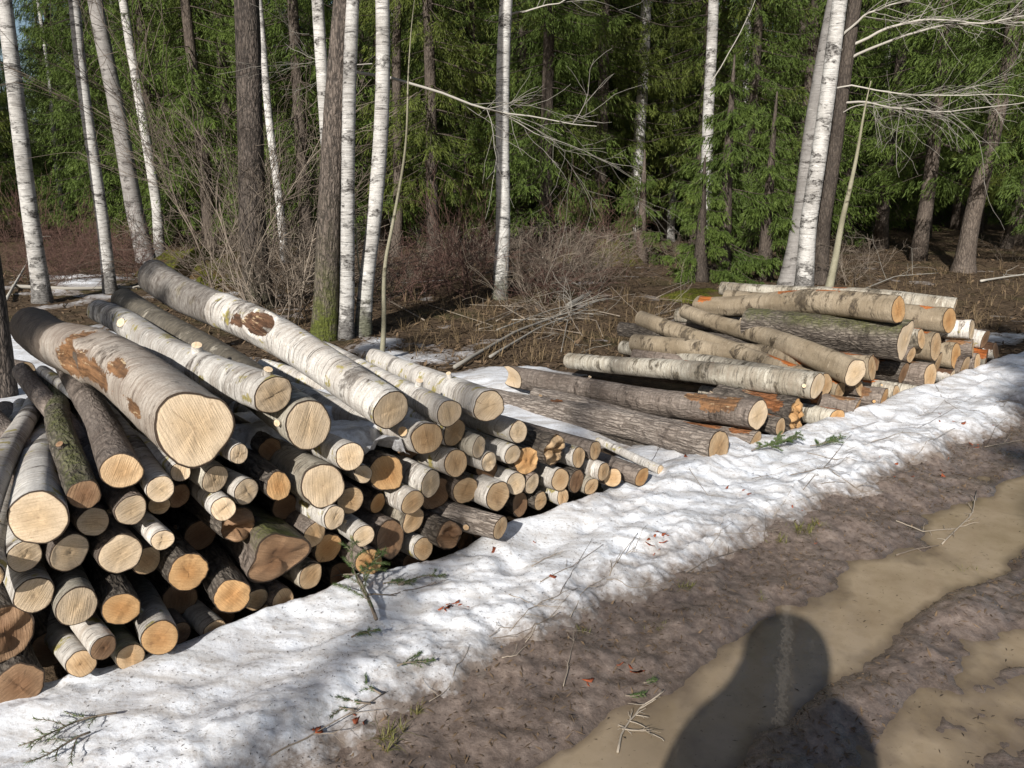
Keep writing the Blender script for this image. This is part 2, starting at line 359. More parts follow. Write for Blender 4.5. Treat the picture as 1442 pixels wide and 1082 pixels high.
MAT['jacket'] = plain('jacket_cloth', (.03, .035, .045)); MAT['trousers'] = plain('trouser_cloth', (.05, .05, .055))
MAT['boot'] = plain('boot_rubber', (.02, .02, .018), .5); MAT['skin'] = plain('skin', (.55, .34, .25), .55)
MAT['camera'] = plain('camera_body', (.03, .03, .032), .4); MAT['glass'] = plain('lens_glass', (.01, .01, .012), .05, .6)

# ------------------------------------------------------------------ ground heights
def road_h(s, q):
    w = .06 * noise3(s * .55, 3.1, 0) + .03 * noise3(s * 1.7, 8.1, 0)
    h = .014 * fbm(s * 1.6, q * 1.6, 1.0, 4) + .010 * fbm(s * 7, q * 7, 2.0, 3) + .0035 * fbm(s * 28, q * 28, 2.0, 3)
    rag = .030 * fbm(s * 2.4, q * 3.2, 7.0, 4)
    h = h + rag - .058 * np.exp(-((q - 1.27 - w) / .20) ** 4) + .012 * np.exp(-((q - 1.56 - w) / .07) ** 2)
    h = h - .026 * np.exp(-((q - 1.88 - .5 * w) / .20) ** 4) + .012 * fbm(s * 4.5, q * 6, 23.0, 3) * sstep(1.5, 1.65, q) + .010 * np.abs(noise3(s * 5, q * 5, 27.0))
    h = h + .045 * sstep(1.02, .6, q)
    return h
def forest_h(x, y):
    s, q = sq(x, y)
    far = sstep(6, 16, y)
    return .02 + .07 * fbm(x * .35, y * .35, 4.0, 4) * sstep(.2, -2.5, q) + .012 * fbm(x * 3, y * 3, 6.0, 3) + .10 * far
def land_h(x, y):
    s, q = sq(x, y); k = sstep(.1, .6, q)
    return forest_h(x, y) * (1 - k) + (road_h(s, q) - .05) * k
def snow_thick(s, q):                      # depth of the bank between the stacks and the road
    edge = .72 + .13 * noise3(s * .8, 2.0, 5.0) + .11 * noise3(s * 2.6, 7.0, 5.0) + .05 * noise3(s * 8, 1.0, 5.0)
    edge = edge - .03 * sstep(1.0, .55, s)
    uu = np.clip((edge + .10 - q) / (edge + .06), 0, 1.25)
    t = .130 * np.minimum(uu, .55 + .45 * uu) ** .9 * sstep(edge + .12, edge - .10, q) * (1 + .12 * noise3(s * 1.1, q * .8, 9.0))
    gap = np.exp(-((s - 3.55) / .55) ** 2)
    back = sstep(-.10 - .9 * gap, .10, q)
    t = t * back + .02 * sstep(6.2, 7.2, s) * sstep(edge, edge - .3, q)
    l = sstep(edge + .02, edge - .2, q)
    rgh = sstep(-.35, .5, noise3(s * 1.7, q * 2.5, 29.0))
    lump = .024 * fbm(s * 1.8, q * 4.5, 11.0, 2) + (.004 + .014 * rgh) * fbm(s * 6, q * 10, 12.0, 3) - .024 * sstep(.3, .6, noise3(s * 4.0, q * 5.0, 19.0)) + (.0015 + .004 * rgh) * fbm(s * 26, q * 34, 13.0, 3)
    rid = .016 * (1 - np.abs(noise3(s * 1.5 + q * 1.2, q * 6.5, 15.0)) * 2.2)
    t = t + l * (lump + rid) - .022 * sstep(edge - .12, edge + .12, q) + (.014 * fbm(s * 9, q * 12, 14.0, 4) + .008 * fbm(s * 40, q * 40, 16.0, 2)) * sstep(edge - .4, edge, q)
    return t - .05 * (1 - back)
def under_h(s, q):
    k = sstep(.3, .6, q); x, y = xy(s, q)
    return forest_h(x, y) * (1 - k) + road_h(s, q) * k
def surf(x, y):                            # top of whatever lies on the ground here
    s, q = sq(x, y); s = np.asarray(s, float); q = np.asarray(q, float)
    b = np.where(q > .55, road_h(s, q), forest_h(x, y))
    return np.where((q > -.6) & (q < 1.0), np.maximum(b, under_h(s, q) + snow_thick(s, q)), b)
WATER1, WATER2 = -.022, -.018
def spread(*segs):
    return np.concatenate([np.arange(a, b, d) for a, b, d in segs])
def grid(U, V, fn):
    A, B = np.meshgrid(U, V, indexing='ij'); P = fn(A, B)
    n, k = A.shape; i = np.arange(n - 1)[:, None] * k; j = np.arange(k - 1)[None]
    return P.reshape(-1, 3), np.stack([i + j, i + k + j, i + k + j + 1, i + j + 1], -1).reshape(-1, 4)
def cut(V, Fq, keep):                      # drop faces whose corners are all unwanted, and loose vertices
    Fk = Fq[keep[Fq].any(1)]; used = np.unique(Fk); mp = np.zeros(len(V), int); mp[used] = np.arange(len(used))
    return V[used], mp[Fk], used

# ground sheet
a = np.sinh(np.linspace(-1, 1, 321) * 7.2); gx = a / a[-1] * 600
b = np.sinh(np.linspace(-.62, 1, 361) * 7.2); gy = b / b[-1] * 600 + 5.0
V, Q = grid(gx, gy, lambda A, B: np.stack([A, B, land_h(A, B)], -1))
tag(obj('ground', mesh('ground', V, Q[:, ::-1][:, [0, 1, 2, 3]][:, ::-1], MAT['floor'])), kind='structure')
# road
us = spread((-40, .3, .35), (.3, 4.6, .0125), (4.6, 9, .035), (9, 70, .4)); uq = spread((.30, 2.3, .0125), (2.3, 3.0, .05), (3.0, 8.0, .25))
def fr(A, B):
    x, y = xy(A, B); return np.stack([x, y, road_h(A, B)], -1)
V, Q = grid(us, uq, fr)
wet = np.exp(-np.maximum(V[:, 2] + .022, 0) / .014)
tag(obj('road', mesh('road', V, Q[:, ::-1], MAT['mud'], {'wet': wet})), kind='structure')
# puddles in the wheel ruts
for nm, q0, q1, z in (('puddle', .85, 1.575, WATER1), ('puddle', 1.575, 2.6, WATER2)):
    us_, uq_ = spread((-20, .3, .5), (.3, 7, .025), (7, 40, .5)), np.linspace(q0, q1, 36)
    V, Q = grid(us_, uq_, lambda A, B: np.stack([*xy(A, B), np.full_like(A, z)], -1)); A, B = np.meshgrid(us_, uq_, indexing='ij')
    tag(obj(nm, mesh(nm, V, Q[:, ::-1], MAT['water'], {'depth': np.clip((z - road_h(A, B)) / .035, 0, 1)})), kind='structure')
# snow bank along the road
us = spread((-14, .2, .12), (.2, 5.2, .0125), (5.2, 9, .03), (9, 30, .2)); uq = spread((-1.5, -.3, .03), (-.3, .99, .0125))
def fs(A, B):
    x, y = xy(A, B); return np.stack([x, y, under_h(A, B) + snow_thick(A, B)], -1)
A, B = np.meshgrid(us, uq, indexing='ij'); th = snow_thick(A, B).ravel()
V, Q = grid(us, uq, fs); V, Q, u = cut(V, Q, th > -.012)
tag(obj('snow_bank', mesh('snow_bank', V, Q[:, ::-1], MAT['snow'], {'thin': np.clip(1 - th[u] / .075, 0, 1)})), kind='structure')
# thin old snow left between the stacks and under the trees
spots = [(atz(745, 535, .05), .5, 1), (atz(775, 575, .05), .5, 1), (atz(735, 600, .05), .4, .9), (atz(560, 490, .05), .8, .55), (atz(15, 500, .05), 1.0, 1), (atz(40, 580, .05), .8, 1.2), (atz(70, 470, .05), .7, .9),
         (atz(100, 405, .05), 1.6, .6), (atz(860, 600, .05), .5, .8), (atz(290, 415, .05), .8, .7), (atz(640, 530, .05), .6, .5), (atz(-80, 560, .05), 1.3, 1.1), (atz(1420, 480, .05), .8, .8)]
def patch_thick(x, y):
    t = np.zeros_like(x) - .55
    for p, r, a in spots: t = t + a * 1.25 * np.exp(-((x - p[0]) ** 2 + (y - p[1]) ** 2) / (r * r))
    return .055 * np.clip(t + .9 * fbm(x * 1.3, y * 1.3, 21.0, 4), -1, 1.1) + .008 * fbm(x * 9, y * 9, 22.0, 3)
gx, gy = np.arange(-9, 9, .055), np.arange(2.4, 15, .055)
A, B = np.meshgrid(gx, gy, indexing='ij'); th = patch_thick(A, B); th = np.where(sq(A, B)[1] > -.35, -1, th).ravel()
V, Q = grid(gx, gy, lambda A, B: np.stack([A, B, forest_h(A, B) + patch_thick(A, B)], -1)); V, Q, u = cut(V, Q, th > -.006)
tag(obj('snow', mesh('snow', V, Q, MAT['snow'], {'thin': np.clip(1 - th[u] / .04, 0, 1)})), kind='structure')

# ------------------------------------------------------------------ logs
def face_pt(x, y, off=0.0):
    r = ray(x, y); t = (D0 + off - NF @ CAMP) / (NF @ r); return CAMP + r * t, t
def back_pt(x, y, f, L):
    r = ray(x, y); a = r @ r; b = 2 * r @ (CAMP - f); c = (CAMP - f) @ (CAMP - f) - L * L
    D = b * b - 4 * a * c; t = (-b + math.sqrt(max(D, 0))) / 2 / a
    d = CAMP + r * t - f; return f + d / np.linalg.norm(d) * L
KW = {'birch': 'white birch', 'brownbirch': 'brownish birch', 'alder': 'mottled brown', 'birchgrey': 'grey-green birch', 'aspen': 'smooth brown', 'furrow': 'furrowed brown', 'dark': 'dark rough-barked'}
FW = {'pale': 'pale cream', 'tan': 'tan', 'orange': 'orange', 'brown': 'dark brown'}
DISP = {'birch': .012, 'brownbirch': .016, 'alder': .022, 'birchgrey': .016, 'aspen': .018, 'furrow': .03, 'dark': .04}
def make_log(front, back, r0, r1, kind, facek, label, group, seed, lobe=.05, tilt=None, bend=0.0, wounds=(), moss=0.0, stubs=(), pit=(), name='log', split=0.0, notch=False, tri=None, old_and_shade=()):
    g = np.random.default_rng(seed)
    d = back - front; L = float(np.linalg.norm(d)); Z = d / L
    X = np.cross([0, 0, 1.0], Z); X /= np.linalg.norm(X); Y = np.cross(Z, X)
    root = empty(name, Vector(front)); mt = Matrix((X, Y, Z)).transposed(); root.rotation_euler = mt.to_euler()
    tag(root, label, 'log', group)
    na = 44 if r0 > .06 else 28; nz = int(np.clip(L / .022, 10, 100))
    th = np.arange(na) * 2 * math.pi / na; zz = np.linspace(0, 1, nz)
    TH, ZZ = np.meshgrid(th, zz)
    o1, o2 = g.uniform(0, 50, 2)
    ct, st_ = np.cos(TH), np.sin(TH)
    R = (r0 + (r1 - r0) * ZZ) * (1 + lobe * 1.5 * noise3(ct * .9 + o1, st_ * .9 + o2, ZZ * L * .7) + .5 * lobe * noise3(ct * 2 + o2, st_ * 2, ZZ * L * 2.0 + o1))
    if tri: R = R * (1 + tri[0] * np.cos(3 * (TH - tri[1])) * np.exp(-ZZ * L / .7))
    amp = DISP[kind]
    R = R * (1 + amp * noise3(ct * 4 + o1, st_ * 4, ZZ * L * 14 + o2) + .7 * amp * noise3(ct * 9, st_ * 9 + o2, ZZ * L * 22))
    if kind in ('furrow', 'dark'): R = R * (1 + amp * .8 * noise3(ct * 7, st_ * 7, ZZ * L * 5 + o1))
    R = R * (1 + .07 * np.exp(-((ZZ * L - g.uniform(.5, 1.6)) / .04) ** 2) * sstep(0, .6, noise3(ct + o1, st_ + o2, 3.0)))
    wound = np.zeros_like(R); hol = np.zeros_like(R)
    for (wt, wz, at_, az_) in wounds:
        dt = np.abs((TH - wt + math.pi) % (2 * math.pi) - math.pi)
        wound = np.maximum(wound, np.exp(-(dt / at_) ** 2 - ((ZZ * L - wz) / az_) ** 2))
    R = R * (1 - .05 * sstep(.4, .7, wound))
    for (wt, wz, at_, az_, dep) in pit:
        dt = np.abs((TH - wt + math.pi) % (2 * math.pi) - math.pi)
        e = np.sqrt((dt / at_) ** 2 + ((ZZ * L - wz) / az_) ** 2)
        R = R * (1 - dep * sstep(1.0, .45, e) + .16 * np.exp(-((e - 1.2) / .25) ** 2)); wound = np.maximum(wound * sstep(.3, .8, e), 1.1 * sstep(1.2, .85, e) * sstep(.35, .75, e)); old_and_shade = list(old_and_shade); hol = np.maximum(hol, 1.3 * sstep(.9, .55, e))
    PX, PY, PZ = R * ct, R * st_, ZZ * L
    if bend:
        ba = g.uniform(0, 6.28) if bend < 0 else 1.57
        k = abs(bend) * (np.sin(ZZ * math.pi) ** 2 + .5 * np.sin(ZZ * 2 * math.pi)); PX = PX + k * math.cos(ba); PY = PY + k * math.sin(ba)
    if tilt is None: tilt = g.normal(0, .13, 2)
    fr_ = np.exp(-PZ / .12); PZ0 = PZ; PZ = PZ + fr_ * (tilt[0] * PX + tilt[1] * PY) + np.exp(-PZ0 / .03) * .0015 * noise3(ct * 5 + o2, st_ * 5, 7.0)
    if notch: PZ = PZ - sstep(L - .45, L, PZ0) * 2.7 * np.maximum(PX + .5 * r1, 0)
    V = np.stack([PX, PY, PZ], -1).reshape(-1, 3)
    i = np.arange(nz - 1)[:, None] * na; j = np.arange(na)[None]; k = (j + 1) % na
    Q = np.stack([i + j, i + k, i + na + k, i + na + j], -1).reshape(-1, 4)
    up = (ct * X[2] + st_ * Y[2])
    oa = hol.copy()
    for (z0_, z1_, v_) in old_and_shade: oa = np.maximum(oa, v_ * sstep(z0_ - .1, z0_ + .1, ZZ * L) * sstep(z1_ + .1, z1_ - .1, ZZ * L))
    att = {'wound': wound, 'moss': moss * sstep(.1, .8, up), 'old_and_shade': oa}
    obj('bark', mesh('bark', V, Q, MAT[kind], att), root)
    def disc(ring, nm, cut_mat, out):
        cen = ring.mean(0); rs = (0.0, .12, .3, .5, .7, .86, .95, 1.0)
        P = [cen[None]]; rad = [np.zeros(1)]
        for f_ in rs[1:]:
            p = cen + (ring - cen) * f_; hh = (.0035 * fbm(p[:, 0] * 16 + o1, p[:, 1] * 16 + o2, seed, 2) + .0012 * np.sign(noise3((p[:, 0] * math.cos(o1) + p[:, 1] * math.sin(o1)) * 30, o2, 1.0))) * (1 - f_ ** 6)
            if split:
                lo = noise3(p[:, 0] * 11 + o1, p[:, 1] * 30 + o2, 1.5 * seed); hh = hh + split * np.sign(lo) * np.abs(lo) ** .4 * r0 * (1 - f_ ** 8)
            p = p + np.array([0, 0, 1.0]) * (hh[:, None] + .0022 * out * (f_ < 1)); P.append(p); rad.append(np.full(na, f_))
        P = np.concatenate(P); rad = np.concatenate(rad)
        j = np.arange(na); k = (j + 1) % na
        T = np.stack([np.zeros(na, int), 1 + k, 1 + j], -1) if out < 0 else np.stack([np.zeros(na, int), 1 + j, 1 + k], -1)
        Qs = []
        for r_ in range(len(rs) - 2):
            a_, b_ = 1 + r_ * na, 1 + (r_ + 1) * na
            q = np.stack([a_ + j, a_ + k, b_ + k, b_ + j], -1); Qs.append(q if out < 0 else q[:, ::-1])
        o = obj(nm, mesh(nm, P - cen, [np.concatenate(Qs), T], cut_mat, {'rad': rad}), root); o.location = Vector(cen); return o
    disc(V[:na], 'cut_face', MAT[facek], -1); disc(V[-na:], 'cut_face', MAT['pale' if notch else 'tan'], 1)
    for (sz, sa, sr, sl_) in stubs:
        kz = int(sz / L * (nz - 1)); b = V[kz * na + int(sa / 6.283 * na) % na]; n = np.array([b[0], b[1], 0]) - np.array([PX[kz].mean(), PY[kz].mean(), 0]); n /= np.linalg.norm(n)
        n = n + np.array([0, 0, -.55]); n /= np.linalg.norm(n)
        mb = MB(); mb.tube([b - n * .02, b + n * sl_ * .6, b + n * sl_], [sr * 1.35, sr * 1.05, sr * .98], 10, 0, False)
        st = mb.build('branch_stub', MAT[kind], root)
        mb = MB(); w = np.cross(n, [.3, .5, .8]); w /= np.linalg.norm(w); w2 = np.cross(n, w); a8 = np.arange(10) * .6283
        ring = b + n * (sl_ + .001) + sr * .98 * (np.cos(a8)[:, None] * w + np.sin(a8)[:, None] * w2)
        mb.add(np.vstack([ring, b + n * (sl_ + .003)]), None, [(x, (x + 1) % 10, 10) for x in range(10)]); mb.a = [np.r_[np.full(10, .9), .2]]
        mb.build('stub_cut', MAT[facek], st, True, 'rad')
    return root
# pixel x, y, vertical radius, bark, cut, options; measured on the photograph and set on the stacks' common front plane
def yawdir(yaw, pit):
    y_, p_ = math.radians(yaw), math.radians(pit); return np.array([-math.sin(y_) * math.cos(p_), math.cos(y_) * math.cos(p_), math.sin(p_)])
LOGS = [
 # the stack with small round ends: top layer first
 dict(p=(274, 603, 56), b=(46, 462), L=2.25, k='brownbirch', f='pale', r1=.105, off=.10, lobe=.07, tri=(.075, -1.30), tilt=(.05, .1), bend=.05, wounds=[(.1, .75, .55, .36), (.8, .45, .3, .12), (.9, 1.02, .6, .10), (-.3, 1.15, .6, .16), (.2, .22, .25, .10), (1.3, 1.0, .3, .05)], pit=[(.05, .98, .6, .14, .25)], old_and_shade=[(1.55, 3, .95), (.5, .9, .45)], label='thickest log with brown bark, torn split wound and broad triangular cream end on the stack', stubs=[]),  # far end darkened in the bark colour to stand for shade
 dict(p=(385, 556, 29), b=(140, 438), L=2.2, k='birch', f='pale', r1=.062, off=.06, bend=-.03, stubs=[(1.55, .7, .022, .012), (.62, 1.5, .02, .03), (.06, 1.6, .016, .02)], old_and_shade=[(1.5, 3, .5), (1.0, 1.1, .5)], label='white birch log with yellow lichen and sawn knots, next to the thickest log'),
 dict(p=(435, 598, 36), b=(175, 424), L=2.2, k='birchgrey', f='pale', r1=.07, off=.07, lobe=.07, old_and_shade=[(.25, 3, .72)], label='dark blotched log with wide oval pale end between two white birch logs'),
 dict(p=(550, 577, 31), b=(216, 390), L=2.35, k='birch', f='pale', r1=.095, off=.08, bend=.04, pit=[(.72, .92, .62, .12, .85)], wounds=[(.3, 1.1, .5, .1)], old_and_shade=[(1.45, 3, 1.1), (.95, 1.3, .5), (.16, .26, .75)], label='long white birch log with dark rotted hollow lying on top of the stack'),
 dict(p=(633, 582, 20), b=(455, 490), L=2.1, k='birch', f='pale', r1=.045, off=.10, bend=-.02, stubs=[(.40, 1.6, .016, .03)], label='white birch log with a splintered lip on its end, resting beside the hollow log'),
 dict(p=(688, 573, 24), b=(528, 505), L=2.1, k='birch', f='pale', r1=.06, off=.10, yaw=1, stubs=[(.5, 1.3, .012, .03)], label='white birch log with clean round end topping the stack edge near the heap'),
 dict(p=(602, 619, 24), k='birch', f='tan', off=.06, stubs=[(.06, .5, .02, .02)]),
 dict(p=(640, 611, 22), k='birch', f='tan', off=.0), dict(p=(730, 608, 17), k='birch', f='pale', off=.05), dict(p=(673, 629, 16), k='birchgrey', f='pale', off=.06),
 dict(p=(639, 651, 21), k='birch', f='tan', off=.03), dict(p=(724, 643, 15), k='birch', f='pale', off=.04), dict(p=(694, 656, 15), k='birch', f='pale', off=.05, split=.15),
 dict(p=(610, 673, 21), k='birch', f='pale', off=.06), dict(p=(700, 692, 22), k='birch', f='tan', off=.08), dict(p=(493, 643, 21), k='birch', f='pale', off=.10), dict(p=(511, 668, 14), k='birch', f='pale', off=.02),
 dict(p=(545, 666, 27), k='dark', f='orange', off=.0, label='dark-barked log with large deep orange shaded end below the hollow birch'),
 dict(p=(450, 682, 32), k='birchgrey', f='pale', off=.07, lobe=.08), dict(p=(397, 681, 21), k='dark', f='orange', off=.05), dict(p=(491, 706, 21), k='aspen', f='tan', off=.05), dict(p=(463, 736, 18), k='birch', f='pale', off=.10),
 dict(p=(434, 748, 21), k='aspen', f='tan', off=.02), dict(p=(512, 755, 17), k='birch', f='pale', off=.12, yaw=-4), dict(p=(549, 759, 27), k='aspen', f='brown', off=.04), dict(p=(588, 703, 19), k='birch', f='tan', off=.07),
 dict(p=(581, 731, 20), k='birchgrey', f='tan', off=.02), dict(p=(650, 699, 22), k='aspen', f='tan', off=.0), dict(p=(618, 700, 25), k='dark', f='brown', off=-.06), dict(p=(537, 706, 15), k='aspen', f='orange', off=-.05),
 dict(p=(726, 681, 17), k='birch', f='pale', off=.05), dict(p=(748, 684, 16), k='aspen', f='pale', off=.04),
 dict(p=(709, 735, 18), k='furrow', f='tan', off=.22, yaw=16, L=.62, r1=.062, label='short furrowed log with rough tan end poking out of the snow'),
 dict(p=(789, 676, 17), k='birch', f='tan', off=.05), dict(p=(812, 678, 18), k='dark', f='brown', off=.04), dict(p=(833, 683, 13), k='birchgrey', f='tan', off=.05), dict(p=(849, 664, 14), k='birch', f='tan', off=.08),
 dict(p=(863, 673, 14), k='aspen', f='tan', off=.06), dict(p=(815, 644, 16), k='birch', f='tan', off=.05), dict(p=(838, 636, 14), k='aspen', f='tan', off=.02), dict(p=(775, 637, 23), k='dark', f='tan', off=.06, split=.5, lobe=.12, label='splintered log with stepped broken end among the small round ends'),
 dict(p=(746, 645, 21), k='dark', f='orange', off=.02, split=.2), dict(p=(733, 707, 18), k='dark', f='brown', off=.0), dict(p=(761, 705, 14), k='dark', f='tan', off=.02), dict(p=(793, 700, 12), k='birch', f='tan', off=.05),
 dict(p=(904, 672, 15), k='aspen', f='orange', off=.10, L=1.0, r1=.045, label='small log with orange end half buried in the snow bank'),
 # the left part
 dict(p=(53, 729, 39), b=(66, 600), L=2.0, k='birch', f='pale', r1=.07, off=.12, label='thick grey birch log with broad ringed cream end and a curved shadow on it'),
 dict(p=(119, 697, 23), b=(75, 545), L=2.0, k='dark', f='brown', r1=.05, off=.10, bend=-.05, moss=.6, lobe=.1, label='crooked mossy log with dark weathered end'),
 dict(p=(171, 664, 28), b=(92, 508), L=2.15, k='aspen', f='tan', r1=.055, off=.10, label='grey-brown log with orange ringed heart in its oval end, under the thickest log'),
 dict(p=(226, 689, 20), k='birch', f='pale', off=.10, yaw=-5), dict(p=(254, 665, 14), k='birch', f='pale', off=.04), dict(p=(257, 697, 18), k='dark', f='brown', off=-.10), dict(p=(336, 639, 15), k='birch', f='pale', off=.10),
 dict(p=(303, 678, 21), k='birchgrey', f='pale', off=.05), dict(p=(347, 692, 20), k='birch', f='pale', off=.06), dict(p=(308, 716, 18), k='birch', f='pale', off=.10), dict(p=(184, 719, 23), k='aspen', f='pale', off=.08),
 dict(p=(220, 718, 15), k='aspen', f='tan', off=-.04), dict(p=(131, 735, 22), k='aspen', f='pale', off=.04), dict(p=(233, 754, 16), k='birch', f='pale', off=.12), dict(p=(35, 783, 24), k='birch', f='pale', off=.04),
 dict(p=(98, 778, 29), k='aspen', f='pale', off=.05, lobe=.08), dict(p=(169, 780, 30), k='aspen', f='pale', off=.06), dict(p=(217, 791, 21), k='aspen', f='tan', off=-.03), dict(p=(273, 797, 28), k='dark', f='orange', off=.06),
 dict(p=(327, 750, 27), k='dark', f='brown', off=.03, split=.6, lobe=.12, label='hollow split log with dark cracked end'), dict(p=(327, 834, 27), k='dark', f='orange', off=.12, yaw=-6),
 dict(p=(388, 782, 42), k='aspen', f='brown', off=.10, L=.8, lobe=.12, tri=(.10, 1.2), moss=.9, split=.12, tilt=(.1, -.4), label='squat stump-like log with flared brown end and moss on top'),
 dict(p=(362, 844, 17), k='aspen', f='tan', off=.0), dict(p=(50, 839, 27), k='birch', f='pale', off=.06), dict(p=(107, 853, 29), k='birchgrey', f='pale', off=.10, yaw=-3), dict(p=(171, 858, 25), k='dark', f='orange', off=.10, yaw=-6),
 dict(p=(225, 899, 25), k='birch', f='orange', off=.16, yaw=-10, pit=-8, L=1.3, stubs=[(.16, 1.0, .012, .02)], label='white birch log sloping down to the snow with peeling curl and orange end'), dict(p=(136, 925, 19), k='birch', f='brown', off=.16, yaw=2), dict(p=(8, 898, 40), k='dark', f='brown', off=.04, split=.2),
 dict(p=(40, 962, 34), k='dark', f='brown', off=.10, lobe=.1), dict(p=(104, 948, 20), k='birch', f='tan', off=.14, pit=-10, L=1.0), dict(p=(185, 925, 20), k='birchgrey', f='tan', off=.12, pit=-10, L=1.0, moss=.7),
 dict(p=(-28, 725, 24), b=(48, 568), L=2.0, k='birch', f='pale', r1=.042, off=.10, label='long white birch log slanting past the thick ringed end at the outer side'),
 dict(p=(-20, 812, 24), k='birch', f='tan', off=.12, yaw=-10, split=.4), dict(p=(460, 772, 23), k='dark', f='orange', off=-.02), dict(p=(520, 792, 20), k='aspen', f='orange', off=.08, L=1.0), dict(p=(626, 750, 22), k='dark', f='brown', off=.10, split=.5, L=1.0),
 dict(p=(398, 846, 19), k='aspen', f='tan', off=.03, L=1.4), dict(p=(446, 816, 20), k='birchgrey', f='tan', off=.04, L=1.4), dict(p=(293, 884, 18), k='birch', f='tan', off=.05, L=1.2), dict(p=(262, 880, 16), k='aspen', f='brown', off=.0, L=1.2), dict(p=(602, 764, 17), k='birch', f='tan', off=.04, L=1.2),
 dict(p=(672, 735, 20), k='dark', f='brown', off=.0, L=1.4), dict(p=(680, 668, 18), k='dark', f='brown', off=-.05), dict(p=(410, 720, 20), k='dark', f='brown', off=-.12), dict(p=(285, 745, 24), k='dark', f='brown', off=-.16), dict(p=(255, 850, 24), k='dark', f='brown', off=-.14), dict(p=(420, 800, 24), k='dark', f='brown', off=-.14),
 dict(p=(300, 865, 20), k='dark', f='brown', off=-.1), dict(p=(580, 790, 18), k='dark', f='brown', off=-.05), dict(p=(480, 810, 20), k='dark', f='brown', off=-.08), dict(p=(70, 905, 26), k='dark', f='brown', off=-.12), dict(p=(385, 640, 18), k='dark', f='brown', off=-.18), dict(p=(570, 640, 18), k='dark', f='brown', off=-.16), dict(p=(655, 760, 16), k='dark', f='brown', off=-.1),
]
